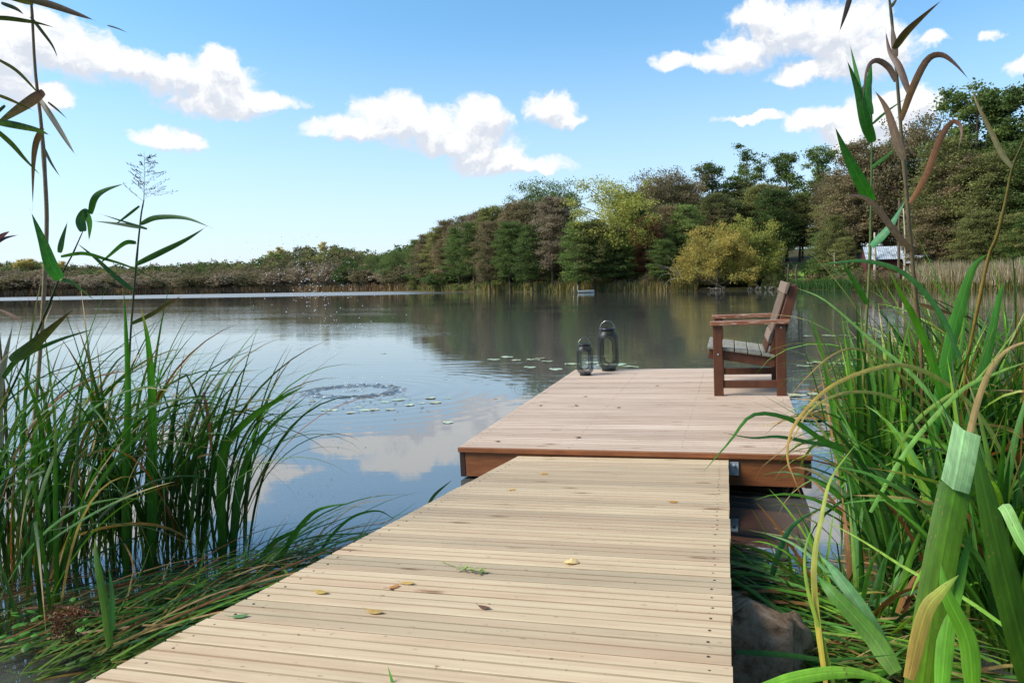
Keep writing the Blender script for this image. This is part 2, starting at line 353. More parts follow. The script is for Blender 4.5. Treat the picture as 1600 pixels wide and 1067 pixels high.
# ------------------------------------------------------------------ ground sheet and lake
# shoreline polygon (x, y) round the lake; its far side is read from the photograph's water's edge
def SH(px, d): return (d*(px-CX)/F, d)
shore = [SH(1980, 58), SH(1800, 66), SH(1600, 82), SH(1500, 90), SH(1380, 102), SH(1200, 122), SH(1120, 126), SH(950, 138), SH(850, 150), SH(760, 172), SH(690, 205), SH(645, 240),
         SH(600, 285), SH(450, 320), SH(250, 310), SH(0, 285), SH(-250, 250), SH(-600, 190), (-190, 60), (-120, 8), (-60, 3.2), (-20, 2.2), (-6, 2.15), (-3.2, 2.3), (-2.0, 2.15), (-1.0, 1.7),
         (0.4, 1.6), (1.25, 1.95), (2.0, 2.4), (3.2, 2.9), (7, 3.2), (20, 5), (50, 16), (66, 38)]
CEN = Vector((0.5, 7.0))
def shore_r(a):
    d = Vector((math.sin(a), math.cos(a))); best = None
    for i in range(len(shore)):
        p = Vector(shore[i])-CEN; q = Vector(shore[(i+1) % len(shore)])-CEN; e = q-p
        den = d.x*e.y - d.y*e.x
        if abs(den) < 1e-9: continue
        t = (p.x*e.y - p.y*e.x)/den; u = (p.x*d.y - p.y*d.x)/den
        if t > 0 and -1e-6 <= u <= 1+1e-6: best = t if best is None else min(best, t)
    return best or 60
def ground_h(x, y):
    v = Vector((x, y))-CEN; a = math.atan2(v.x, v.y); s = v.length - shore_r(a)
    return gh(s, a, x, y)
def gh(s, a, x, y):
    if s < 0: return max(-1.6, .3*s)
    if y < 12 and abs(x) < 60:
        return min(.16, .35*s) + .25*max(0, s-.6)/(1+.1*s)
    adeg = math.degrees(math.atan2(x, y))
    k = .22 if adeg > 8 else (.14 if adeg > -6 else .07)
    cap = 14 if adeg > 8 else 16
    h = min(.5, .25*s) + k*max(0, s-14)
    h = cap*(1-math.exp(-h/cap))
    return h + (.4*noise.noise(Vector((x*.05, y*.05, 0))) if s > 6 else 0)
g = MB(); NA = 540; S = [-50, -12, -4, -1.5, -.6, -.25, -.08, 0, .08, .2, .45, .9, 1.6, 3, 5, 8, 12, 18, 26, 36, 50, 70, 100, 150, 260, 500, 1200, 4500]
grid = []
for i in range(NA):
    a = i*2*math.pi/NA; rr = shore_r(a); row = []
    for s in S:
        r = max(.02*rr, rr+s) if s < 0 else rr+s
        if s == -50: r = min(r, .3*rr)
        j = .06*noise.noise(Vector((a*40, s, 0))) if abs(s) < 3 else 0
        x = CEN.x+math.sin(a)*(r+j); y = CEN.y+math.cos(a)*(r+j)
        row.append(g.vert((x, y, gh(s, a, x, y))))
    grid.append(row)
for i in range(NA):
    for k in range(len(S)-1):
        g.face(grid[i][k], grid[(i+1) % NA][k], grid[(i+1) % NA][k+1], grid[i][k+1])
g.face(*[grid[i][0] for i in range(NA)])
tag(g.build('ground', M_GROUND, smooth=True), kind='structure')
w = MB(); n_ = 96
ring_ = [w.vert((CEN.x+math.sin(i*2*math.pi/n_)*420, CEN.y+math.cos(i*2*math.pi/n_)*420, 0)) for i in range(n_)]
w.face(*ring_)
wo_ = w.build('water', M_WATER)
if wo_.data.polygons[0].normal.z < 0: wo_.data.flip_normals()
tag(wo_, kind='structure')

# ------------------------------------------------------------------ jetty: floating platform and gangway
def frame(t, a, b, c): # pose found by fitting the photographed corners
    M = (Matrix.Rotation(a, 4, 'Z') @ Matrix.Rotation(c, 4, 'X') @ Matrix.Rotation(b, 4, 'Y'))
    return Matrix.Translation(Vector(t)+Vector((0, 0, CAMZ))) @ M
MP = frame((-.33323, 4.42896, -.96712), -.29649, -.02884, .02648)
MW = frame((.09828, 4.56010, -1.02503), -.28409, -.03392, -.08295)
PW, PL = 2.0, 3.43
def on_plane(M, px, py):
    n = M.to_3x3() @ Vector((0, 0, 1)); o = M.translation; r = ray(px, py); c = Vector((0, 0, CAMZ))
    s = (o-c).dot(n)/r.dot(n); return M.inverted() @ (c+r*s)

def decking(x0, x1, y0, y1, pitch=.142, gap=.009, th=.028, jit=.002, seed=1, ph=.0):
    """grooved boards lying across the deck: each board has two shallow grooves, all in one mesh"""
    rnd = random.Random(seed); m = MB()
    k0 = math.floor(y0/pitch); k1 = math.ceil(y1/pitch)
    for k in range(k0, k1):
        a = max(k*pitch+gap/2, y0); b = min((k+1)*pitch-gap/2, y1)
        if b-a < .02: continue
        e0 = x0+rnd.uniform(-jit, jit); e1 = x1+rnd.uniform(-jit, jit); dz = rnd.uniform(-.0009, .0009); w_ = b-a
        gr = []  # section in (y, z)
        ch = .0012
        sec = [(a, -th+dz), (a, dz-ch), (a+ch, dz)]
        for f in (1/3, 2/3):
            c = a+w_*f; sec += [(c-.0040, dz), (c-.0031, dz-.010), (c+.0031, dz-.010), (c+.0040, dz)]
        sec += [(b-ch, dz), (b, dz-ch), (b, -th+dz)]
        L_ = [m.vert((e0, y, z)) for y, z in sec]; R_ = [m.vert((e1, y, z)) for y, z in sec]
        for i in range(len(sec)):
            j = (i+1) % len(sec); m.face(L_[i], R_[i], R_[j], L_[j])
        m.face(*L_); m.face(*R_[::-1])
    return m
def screws(x_list, y0, y1, pitch=.142, seed=3):
    rnd = random.Random(seed); m = MB()
    for k in range(math.floor(y0/pitch), math.ceil(y1/pitch)):
        for f in (.24, .76):
            y = (k+f)*pitch
            if not (y0+.01 < y < y1-.01): continue
            for x in x_list:
                if rnd.random() < .06: continue
                m.lathe([(.0034, -.004), (.0034, .0006), (.0024, .001)], 8, (x+rnd.uniform(-.004, .004), y+rnd.uniform(-.003, .003), 0))
    return m
plat = tag(empty('floating_platform', MP), 'wide floating jetty platform with pale pinkish grooved boards and brown side beams', 'jetty')
decking(0, PW, 0, PL, seed=4).build('decking', M_PLAT, plat)
tag(screws([.05, .68, 1.32, 1.95], 0, PL).build('screw', M_SCREW, plat), kind='stuff')
m = MB(); m.box(-.004, PW+.004, -.014, -.001, -.031, -.003); m.build('edge_trim', M_FASC, plat, bevel=.002)
m = MB(); m.box(.035, PW-.035, .004, .049, -.183, -.034); m.build('front_beam', M_FASC, plat, bevel=.002)
m = MB(); m.box(.035, PW-.035, PL-.049, PL-.004, -.183, -.034); m.build('back_beam', M_FASC, plat, bevel=.002)
for x in (0, PW-.035):
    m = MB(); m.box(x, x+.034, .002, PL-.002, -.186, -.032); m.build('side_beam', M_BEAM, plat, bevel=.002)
for y in (.35, 1.35, 2.35):
    for x in (.10, PW-.62):
        m = MB(); m.box(x, x+.5, y, y+.8, -.42, -.19)
        for q in range(7): m.box(x-.008, x+.508, y+.05+q*.11, y+.09+q*.11, -.41, -.20)
        m.build('float', M_FLOAT, plat, bevel=.01)
m = MB(); m.box(1.545, 1.63, -.004, .003, -.125, -.05); hp = m.build('bracket', M_GALV, plat, bevel=.002)
for x, z in ((1.605, -.068), (1.568, -.108)):
    m = MB(); m.tube([(x, -.004, z), (x, -.012, z), (x, -.0125, z), (x, -.019, z)], [.009, .009, .005, .005], 6); m.build('bolt', M_GALV, hp)

walk = tag(empty('gangway', MW), 'long narrow gangway of yellowish grooved boards leading out from the bank', 'gangway')
WL = -5.2
decking(0, 1.2, WL, 0, seed=9).build('decking', M_WALK, walk)
tag(screws([.045, 1.155], WL, 0, seed=8).build('screw', M_SCREW, walk), kind='stuff')
for x in (.03, .58, 1.125):
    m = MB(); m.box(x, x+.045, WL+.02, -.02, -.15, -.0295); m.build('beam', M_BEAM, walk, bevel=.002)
m = MB(); m.box(.08, 1.12, -.018, .010, -.13, -.032); m.build('end_plate', M_GALV, walk, bevel=.002)

# ------------------------------------------------------------------ armchair
fl = on_plane(MP, 1116, 619)
MC = MP @ Matrix.Translation((fl.x, fl.y, 0.0)) @ Matrix.Rotation(R(.5), 4, 'Z')
ch = tag(empty('garden_armchair', MC), 'brown wooden garden armchair with weathered grey seat slats on the platform edge', 'chair')
CW = .77
def bx(name, mt, *b, M=None, par=ch, bev=.004):
    m = MB(); m.box(*b, M=M); return m.build(name, mt, par, bevel=bev)
for y in (0, CW-.045):
    bx('leg', M_CHAIR, 0, .072, y, y+.045, 0, .553)
    bx('leg', M_CHAIR, .462, .534, y, y+.045, 0, .553)
    yy = y-.022 if y == 0 else y-.02
    bx('armrest', M_CHARM, -.018, .565, yy, yy+.085, .553, .585)
    bx('stretcher', M_CHAIR, .072, .462, y+.01, y+.035, .062, .12)
SL = math.atan2(-.075, .46)
def tilt(x, z, a, y=0): return Matrix.Translation((x, y, z)) @ Matrix.Rotation(-a, 4, 'Y')
for y in (.047, CW-.075):
    bx('seat_rail', M_CHAIR, -.03, .47, 0, .028, -.075, 0, M=tilt(0, .365, SL, y))
for k, x in enumerate((-.045, .065, .165, .265, .365)):
    o = bx('seat_slat', M_CSEAT, x, x+.092, .006, CW-.006 if k == 0 else CW-.05, 0, .022, M=tilt(0, .366, SL, 0 if k == 0 else .02))
for y in (.048, CW-.078):
    m = MB()
    sec = [(.395, .235), (.475, .245), (.635, .815), (.615, .845), (.575, .835), (.405, .30)]
    a = [m.vert((x, y, z)) for x, z in sec]; b = [m.vert((x, y+.03, z)) for x, z in sec]
    m.face(*a[::-1]); m.face(*b)
    for i in range(6): j = (i+1) % 6; m.face(a[i], a[j], b[j], b[i])
    m.build('back_post', M_CHAIR, ch, bevel=.004)
BA = R(17.3)
MBK = Matrix.Translation((.383, 0, .285)) @ Matrix.Rotation(BA, 4, 'Y')
bx('back_rail', M_CBACK, -.012, .012, .02, CW-.02, .515, .60, M=MBK)
bx('back_rail', M_CBACK, -.012, .012, .079, CW-.079, .12, .20, M=MBK)
for k in range(6):
    y = .10+k*(CW-.20-.036)/5
    bx('back_slat', M_CBACK, -.007, .007, y, y+.036, .195, .52, M=MBK, bev=.002)
    bx('back_slat', M_CHAIR, -.007, .007, y, y+.036, .0, .125, M=MBK, bev=.002)
for x, z in ((.036, .33), (.50, .525)):
    m = MB(); m.tube([(x, .001, z), (x, -.004, z)], .006, 8); m.build('bolt', M_GALV, ch)

# ------------------------------------------------------------------ lanterns
def mesh_metal():
    m, t, b = mat('perforated_black_metal', (.012, .013, .013, 1), .4, .3)
    uv = N(t, 'ShaderNodeTexCoord').outputs['Object']; s = N(t, 'ShaderNodeSeparateXYZ'); L(t, uv, s.inputs[0])
    an = mth(t, 'ARCTAN2', s.outputs[1], s.outputs[0])
    fx = mth(t, 'SINE', mth(t, 'MULTIPLY', an, 80.0)); fz = mth(t, 'SINE', mth(t, 'MULTIPLY', s.outputs[2], 900.0))
    hole = mth(t, 'GREATER_THAN', mth(t, 'MULTIPLY', fx, fz), .04)
    tr = N(t, 'ShaderNodeBsdfTransparent'); mx = N(t, 'ShaderNodeMixShader'); L(t, hole, mx.inputs[0])
    L(t, b.outputs[0], mx.inputs[1]); L(t, tr.outputs[0], mx.inputs[2]); L(t, mx.outputs[0], t.nodes['Material Output'].inputs['Surface'])
    return m
M_MESH = mesh_metal()
def lantern(px, py, H, Rr, face, label):
    p = on_plane(MP, px, py)
    e = tag(empty('lantern', MP @ Matrix.Translation((p.x, p.y+Rr*.5, 0))), label, 'lantern', 'black mesh lanterns at the jetty end')
    rb = Rr*.66; hb = H*.06
    m = MB(); m.lathe([(rb, 0), (rb*1.02, .004), (rb*1.02, hb), (rb*.98, hb+.003)], 32); m.build('base', M_BLACK, e, smooth=False)
    prof = lambda t: rb + (Rr-rb)*min(1, math.sin(min(1, t/.16)*math.pi/2)**.8, math.sin(min(1, (1-t)/.2)*math.pi/2)**.8)
    z0, z1 = hb, H*.94; nA, nZ = 96, 64
    m = MB(); g_ = [[m.vert((prof(j/nZ)*math.cos(i*2*math.pi/nA), prof(j/nZ)*math.sin(i*2*math.pi/nA), z0+(z1-z0)*j/nZ)) for i in range(nA)] for j in range(nZ+1)]
    hw, hh_, zc = Rr*.58, (z1-z0)*.37, z0+(z1-z0)*.47
    def inside(ang, z):
        d = Rr*math.sin(ang); 
        if math.cos(ang) < 0: return False
        dz = max(0, abs(z-zc)-(hh_-hw)); return (d*d+dz*dz) < hw*hw
    for j in range(nZ):
        for i in range(nA):
            ang = (i+.5)*2*math.pi/nA; z = z0+(z1-z0)*(j+.5)/nZ
            if inside(ang-face, z) or inside(ang-face+math.pi, z): continue
            m.face(g_[j][i], g_[j][(i+1) % nA], g_[j+1][(i+1) % nA], g_[j+1][i])
    m.build('mesh_body', M_MESH, e, smooth=True)
    for ff in (face, face+math.pi):
        pts = []
        for q in range(49):
            a = q*2*math.pi/48; dx = hw*math.cos(a); dz = hw*math.sin(a) + (hh_-hw)*(1 if math.sin(a) > 0 else -1 if math.sin(a) < 0 else 0)
            an = ff+math.asin(max(-1, min(1, dx/Rr))); z = zc+dz; rr = prof((z-z0)/(z1-z0))+.001
            pts.append((rr*math.cos(an), rr*math.sin(an), z))
        mm = MB(); mm.tube(pts, .0032, 6, cap=False); mm.build('opening_rim', M_BLACK, e, smooth=True)
    m = MB(); m.lathe([(rb*.98, z1-.002), (rb*1.05, z1+.004), (rb*1.08, H*.985), (rb*1.0, H), (rb*.8, H*1.002), (rb*.78, H*.97)], 32); m.build('lid', M_BLACK, e)
    pts = []
    for q in range(17):
        a = math.pi*q/16; x = math.cos(a)*rb*1.1; zz = math.sin(a)*rb*1.25
        pts.append((x*math.cos(face+1.57), x*math.sin(face+1.57)+zz*.15, H*.97+zz))
    m = MB(); m.tube(pts, .0028, 6); m.build('handle', M_HANDLE, e, smooth=True)
    return e
lantern(913.5, 587, .312, .082, R(-70), 'smaller black mesh lantern with round window standing nearer the left deck edge')
lantern(950, 580, .435, .106, R(-92), 'taller black mesh lantern with long oval window standing behind the small one')

# ------------------------------------------------------------------ blades and reeds
def catmull(pts, n):
    pts = [Vector(p) for p in pts]; out = []
    if len(pts) == 2: return [pts[0].lerp(pts[1], i/n) for i in range(n+1)]
    e = [pts[0]*2-pts[1]] + pts + [pts[-1]*2-pts[-2]]
    S_ = len(pts)-1
    for i in range(n+1):
        u = i/n*S_; k = min(int(u), S_-1); t = u-k
        a, b, c, d = e[k:k+4]
        out.append(.5*((2*b)+(c-a)*t+(2*a-5*b+4*c-d)*t*t+(3*b-a-3*c+d)*t**3))
    return out
def ribbon(m, pts, wid, side, fold=.22, cols=None):
    """V-folded leaf strip along pts; wid(t) half width, side(i,t) sideways unit vector"""
    n = len(pts)-1; prev = None
    for i, p in enumerate(pts):
        t = i/n; s = side(i, t); w_ = wid(t)
        tg = (pts[min(i+1, n)]-pts[max(i-1, 0)]).normalized(); nn = tg.cross(s)
        if cols: m.col = cols(t)
        c4 = m.col[:3]; m.col = c4+(0.,); a = m.vert(p-s*w_); m.col = c4+(.5,); b = m.vert(p-nn*w_*fold); m.col = c4+(1.,); c = m.vert(p+s*w_)
        if prev:
            m.face(prev[0], prev[1], b, a); m.face(prev[1], prev[2], c, b)
        prev = (a, b, c)
GREENS = ['#2f5a1c', '#3c6a22', '#274d1e', '#4a7828', '#356236', '#5b8a2e', '#2c5230']
DRY = ['#a8855a', '#8a5f38', '#b89a6c', '#7a4a2c']
def mix4(a, b, t): return tuple(a[i]*(1-t)+b[i]*t for i in range(3))+(1,)
def sc4(a, k): return (a[0]*k, a[1]*k, a[2]*k, 1)
def blade_cols(rnd, greens=GREENS, dryp=.10, tipp=.35, k=1.0):
    g0 = sc4(lin(rnd.choice(greens)), k*rnd.uniform(.75, 1.25)); g1 = sc4(g0, rnd.uniform(.8, 1.5))
    if rnd.random() < dryp: g0 = sc4(lin(rnd.choice(DRY)), .8); g1 = g0
    tip = lin(rnd.choice(DRY)) if rnd.random() < tipp else g1
    yb = lin('#8a9a3c')
    def f(t):
        c = mix4(mix4(sc4(g0, .95), yb, .25) if t < .15 else g0, g1, t)
        return mix4(c, tip, max(0, (t-.72)/.28))
    return f
def arc_blade(m, rnd, base, az, length, lean, droop, w0, cols, seg=14, flat=None, kink=.0):
    """a blade that leaves the base leaning by `lean` towards az and bends over by `droop` radians along its length"""
    p = Vector(base); pts = [p.copy()]; th = lean; st = length/seg; tw = rnd.uniform(-1.0, 1.0); kt = rnd.uniform(.35, .8); ph = rnd.uniform(-.15, .15)
    a = az
    for i in range(seg):
        t = (i+1)/seg
        th = lean + droop*(t**2.1) + (kink if t > kt else 0)
        a += ph/seg
        d = Vector((math.sin(a)*math.sin(th), math.cos(a)*math.sin(th), math.cos(th)))
        p = p + d*st
        if p.z < .012: p.z = .012+rnd.uniform(0, .01)
        pts.append(p.copy())
    s0 = Vector((math.cos(az), -math.sin(az), 0))
    def side(i, t):
        tg = (pts[min(i+1, seg)]-pts[max(i-1, 0)]).normalized()
        s = Matrix.Rotation(tw*(.4+t), 3, tg) @ s0
        s = (s - tg*s.dot(tg)).normalized(); return s
    ribbon(m, pts, lambda t: w0*(min(1, .55+t*3)*(1-max(0, (t-.45)/.55)**1.6)+.02), side, .25, cols)

def tussock(name, px, py, n, L0, L1, label, w=(.003, .008), spread=.14, bias=None, greens=GREENS, dryp=.08, seed=0, lean=(.02, .38), droop=(.3, 1.9), k=1.0, z=None, group='sedge tussocks at the water edge', tipp=.35):
    rnd = random.Random(seed*131+5); b = W(px, py, 0.0) if z is None else W(px, py, z); b.z = 0 if z is None else z
    m = MB()
    for i in range(n):
        r = spread*math.sqrt(rnd.random()); a = rnd.uniform(0, 2*math.pi)
        off = Vector((math.cos(a)*r, math.sin(a)*r, 0))
        az = a_ = math.atan2(off.x, off.y)+rnd.gauss(0, .7)
        if bias is not None and rnd.random() < bias[1]: az = bias[0]+rnd.gauss(0, .6)
        ll = rnd.uniform(L0, L1); tall = rnd.random()
        le = rnd.uniform(*lean)*(1 if tall < .8 else .4); dr = rnd.uniform(*droop)*(1 if tall < .75 else .4)
        arc_blade(m, rnd, off+Vector((0, 0, -.02 if z is None else -.01)), az, ll, le, dr, rnd.uniform(*w), blade_cols(rnd, greens, dryp, tipp, k), kink=rnd.choice([0, 0, 0, 0, .9]))
    o = m.build(name, M_BLADE, smooth=True); o.location = b
    return tag(o, label, 'grass tussock', group)

# left bed, standing in the shallow water
LEFT = [(20, 905, 46, .8, 1.25, 'dense dark sedge tussock at the left picture edge beside the water'),
 (95, 885, 44, .8, 1.2, 'dark green sedge tussock standing right of the leftmost tussock'),
 (165, 880, 42, .8, 1.2, 'sedge tussock around the foot of the tall straw-coloured reed'),
 (240, 872, 40, .75, 1.15, 'sedge tussock around the foot of the reed with the feathery plume'),
 (300, 865, 34, .7, 1.1, 'sedge tussock with blades arching right over open water'),
 (362, 872, 24, .7, 1.15, 'small upright sedge tussock nearest the gangway on the left side, two long blades leaning right'),
 (-60, 930, 46, .8, 1.25, 'large dark sedge tussock half cut off by the left picture edge'),
 (45, 985, 34, .6, 1.0, 'low front sedge tussock behind the rusty dock seed heads'),
 (-120, 1000, 40, .8, 1.1, 'sedge tussock low in the left corner, mostly outside the picture')]
for i, (px, py, n, a, b, lab) in enumerate(LEFT):
    a, b = a*1.1, b*1.1
    tussock('sedge_tussock', px, py, n, a, b, lab, seed=i, bias=(R(80), .35), w=(.0035, .0095), spread=.17 if i != 5 else .09, k=.72, greens=['#2f5a1c', '#2a5020', '#3c6a22', '#2c5020', '#3f6c34', '#4a7a28'])
BR = ['#3f7020', '#4f8428', '#63962e', '#7ea63a', '#376028', '#578a3a', '#2f5a24']
RIGHT = [(1400, 862, 190, .75, 1.12, 'broad-leaved upright sedge tussock nearest open water right of the platform', (.006, .014), (.0, .16), (.05, .6)),
 (1462, 848, 190, .75, 1.15, 'tall sedge tussock behind the big cut leaf', (.006, .015), (.02, .25), (.3, 1.6)),
 (1530, 835, 230, .8, 1.2, 'dense dark sedge tussock with long drooping blades behind the cut leaf', (.006, .013), (.05, .45), (.4, 2.1)),
 (1610, 850, 230, .8, 1.2, 'dense sedge tussock at the right picture edge', (.006, .013), (.05, .5), (.4, 2.1)),
 (1700, 900, 70, .8, 1.2, 'sedge tussock just outside the right picture edge leaning in', (.006, .013), (.05, .5), (.4, 2.1)),
 (1440, 950, 46, .5, .95, 'yellow-green sedge tussock in front of the upright broad-leaved one', (.006, .014), (.05, .5), (.2, 1.6)),
 (1540, 985, 90, .7, 1.0, 'bright green sedge tussock low in the right foreground', (.006, .015), (.05, .5), (.2, 1.6)),
 (1620, 1040, 70, .6, 1.0, 'bright sedge tussock in the lower right corner', (.006, .015), (.05, .5), (.2, 1.6)),
 (1345, 990, 40, .3, .6, 'short sedge tussock right of the old stump', (.005, .011), (.1, .7), (.2, 1.6)),
 (1262, 945, 16, .2, .42, 'short ragged sedge tussock between stump and open water', (.004, .009), (.2, .9), (.2, 1.6))]
for i, (px, py, n, a, b, lab, w_, le, dr) in enumerate(RIGHT):
    tussock('sedge_tussock', px, py, n, a, b, lab, seed=40+i, bias=(R(-85), .3 if i in (2, 3, 4) else .0), w=w_, spread=.22 if i < 5 else .12, greens=BR, k=.68, lean=le, droop=dr, dryp=.07, tipp=.25)

for i, (px, py, lab) in enumerate([(1535, 795, 'dark drooping sedge tussock at the back of the right bed'), (1570, 790, 'dark drooping sedge tussock at the back right, near the picture edge'), (1650, 800, 'dark drooping sedge tussock behind the right picture edge')]):
    tussock('sedge_tussock', px, py, 130, 1.0, 1.6, lab, seed=120+i, bias=(R(-85), .08), w=(.004, .009), spread=.28, k=.62, lean=(.05, .5), droop=(.9, 2.4), greens=BR, dryp=.05, tipp=.15)
for i, (px, py, n, side_, lab) in enumerate([(70, 900, 46, 1, 'fine thin-bladed sedge tussock arching over the left tussocks'), (190, 885, 46, 1, 'fine thin-bladed sedge between the two tall left reeds'), (300, 880, 34, 1, 'fine sedge with thin arcs crossing open water at the left bed end'),
   (1500, 850, 40, -1, 'fine thin-bladed sedge arching left in the right bed'), (1590, 900, 40, -1, 'fine thin-bladed sedge arching left near the right picture edge')]):
    tussock('sedge_tussock', px, py, n, .9, 1.35, lab, seed=80+i, bias=(R(80*side_), .5), w=(.0016, .0036), spread=.16, k=.75 if side_ > 0 else 1.0, lean=(.1, .5), droop=(1.2, 2.3), greens=GREENS if side_ > 0 else BR, dryp=.22, tipp=.5)
# matted fallen grass on the bank, both sides of the gangway
def fallen(name, pts, n, label, seed, dirang, L_=(.4, .9), w=(.003, .007), k=.8, zz=(.02, .13), greens=GREENS, dryp=.2):
    rnd = random.Random(seed); m = MB()
    for i in range(n):
        a, b, c = rnd.choice(pts)
        q = W(a+rnd.gauss(0, c), b+rnd.gauss(0, c*.28), .05)
        z = rnd.uniform(*zz); p = [Vector((0, 0, 0))]; az = dirang+rnd.gauss(0, .42); l = rnd.uniform(*L_); el = rnd.uniform(-.05, .35)
        pp = Vector((q.x, q.y, z)); P_ = [pp.copy()]
        for s in range(9):
            el -= .08*rnd.random()+.02; az += rnd.gauss(0, .07)
            pp = pp+Vector((math.sin(az)*math.cos(el), math.cos(az)*math.cos(el), math.sin(el)))*l/9
            if pp.z < .015: pp.z = .015
            P_.append(pp.copy())
        sv_ = Vector((math.cos(az), -math.sin(az), rnd.uniform(-.7, .7))).normalized(); w0 = rnd.uniform(*w)
        ribbon(m, P_, lambda t: w0*(1-max(0, (t-.4)/.6)**1.5)+.0003, lambda i_, t: sv_, .25, blade_cols(rnd, greens, dryp, .4, k))
    return tag(m.build(name, M_BLADE, smooth=True), label, kind='stuff', cat='grass')
fallen('fallen_grass', [(60, 1040, 60), (140, 1020, 60), (210, 985, 55), (290, 950, 45), (350, 925, 35), (90, 980, 70), (0, 1000, 60), (250, 1010, 30), (160, 1060, 40), (410, 893, 20), (445, 880, 14)],
       400, 'mat of long green blades lying flattened along the left edge of the gangway', 11, R(38), (.5, 1.15), (.002, .0052), k=.8, zz=(.015, .11))
fallen('fallen_grass', [(1200, 905, 25), (1240, 930, 35), (1290, 960, 40), (1340, 1000, 60), (1250, 1000, 40), (1420, 1030, 70), (1520, 1050, 80), (1290, 1050, 50), (1185, 880, 12), (1450, 940, 70), (1560, 950, 70)],
       800, 'tangle of cut and fallen green leaves right of the gangway beside the stump', 12, R(-60), (.2, .6), (.003, .008), .8, (.01, .12), BR, .22)
fallen('dead_stalks', [(60, 1010, 60), (120, 960, 50), (20, 960, 40), (1300, 1040, 60), (1400, 960, 80), (1240, 960, 40)],
       110, 'brown dead stalks mixed into the matted grass on the bank', 13, R(60), (.2, .6), (.002, .005), .9, (.02, .12), DRY, 1.0)

# hero leaves: pixel bearings plus a distance give each leaf's real course in space
def hero(m, pix, d0, d1, wpx, c0, c1=None, prof='leaf', seed=0, turn=None, n=18, ctip=None):
    rnd = random.Random(hash((pix[0], pix[-1], seed)) & 0xffff)
    pts = catmull([P(x, y, d0+(d1-d0)*i/(len(pix)-1)) for i, (x, y) in enumerate(pix)], n)
    c0 = lin(c0); c1 = lin(c1) if c1 else c0; ct = lin(ctip) if ctip else c1
    ang = rnd.uniform(-.5, .5) if turn is None else turn; dm = (d0+d1)/2; w0 = wpx/2*dm/F
    f = {'leaf': lambda t: w0*(math.sin(math.pi*min(1, (t+.06)**.62))**.8)+.0002 if t < .97 else .0003,
         'sedge': lambda t: w0*(min(1, .7+t*2)*(1-max(0, (t-.3)/.7)**1.7))+.0002, 'strip': lambda t: w0}[prof]
    def side(i, t):
        tg = (pts[min(i+1, n)]-pts[max(i-1, 0)]).normalized(); v = (Vector((0, 0, CAMZ))-pts[i]).normalized()
        s = tg.cross(v).normalized(); return Matrix.Rotation(ang*(1+.6*t), 3, tg) @ s
    nzs = rnd.random()*10
    ribbon(m, pts, f, side, .3, lambda t: mix4(mix4(c0, c1, t), ct, max(0, (t-.8)/.2)))
def reed(name, stem, d0, d1, rad, colr, leaves, label, plume=None, mat_leaf=M_REED):
    base = P(stem[-1][0], stem[-1][1], d1); base.z = 0
    e = tag(empty(name, Matrix.Translation(base)), label, 'reed'); inv = Matrix.Translation(-base)
    pts = catmull([P(x, y, d0+(d1-d0)*i/(len(stem)-1)) for i, (x, y) in enumerate(stem)], 26)
    if pts[-1].z > 0: pts.append(Vector((pts[-1].x, pts[-1].y, -.03)))
    m = MB(); ca, cb = lin(colr[0]), lin(colr[1]); nP = len(pts)
    m.col = ca
    m.tube([inv @ p for p in pts], [rad*(.45+.55*min(1, i/12))*(1.25 if i % 7 == 3 else 1) for i in range(nP)], 6)
    for i in range(nP):
        for k in range(6): m.c[i*6+k] = mix4(ca, cb, i/nP)
    m.build('stem', mat_leaf, e, smooth=True)
    for lf in leaves:
        mm = MB(); hero(mm, **lf)
        mm.v = [tuple(inv @ Vector(v)) for v in mm.v]
        mm.build('leaf', mat_leaf, e, smooth=True)
    if plume:
        rnd = random.Random(5); mm = MB(); top = inv @ pts[0]; axis = Vector((.06, 0, 1)).normalized()
        n, hgt, spread, col = plume; mm.col = lin(col)
        start = inv @ pts[1]
        mm.tube([start, start+axis*hgt*.5+Vector((.004, 0, 0)), start+axis*hgt], [.0012, .0009, .0004], 4)
        for i in range(n):
            t = i/n; b = start+axis*hgt*t*.92; a = rnd.uniform(0, 6.28); ll = spread*(1-t*.75)*rnd.uniform(.5, 1.1)
            o_ = Vector((math.cos(a), math.sin(a)*.7, rnd.uniform(.1, .9))).normalized()
            q = b+o_*ll*.5; r_ = b+o_*ll+Vector((.25*ll*rnd.random(), 0, -.15*ll))
            mm.tube([b, q, r_], [.0007, .0005, .0004], 3)
            for s in range(9):
                u = .3+.7*s/9; c_ = b.lerp(r_, u); d_ = (o_+Vector((rnd.gauss(0, .5), rnd.gauss(0, .5), rnd.gauss(0, .5)))).normalized()
                mm.tube([c_, c_+d_*.006, c_+d_*.012], [.0003, .0013, .0002], 3)
        mm.build('plume', mat_leaf, e)
    return e
def lf(pix, d0, d1, w, c0, c1=None, **k): return dict(pix=pix, d0=d0, d1=d1, wpx=w, c0=c0, c1=c1, **k)
GD, GM, BRN, OL = '#2b4a1c', '#3a6424', '#5e4636', '#4a4a20'
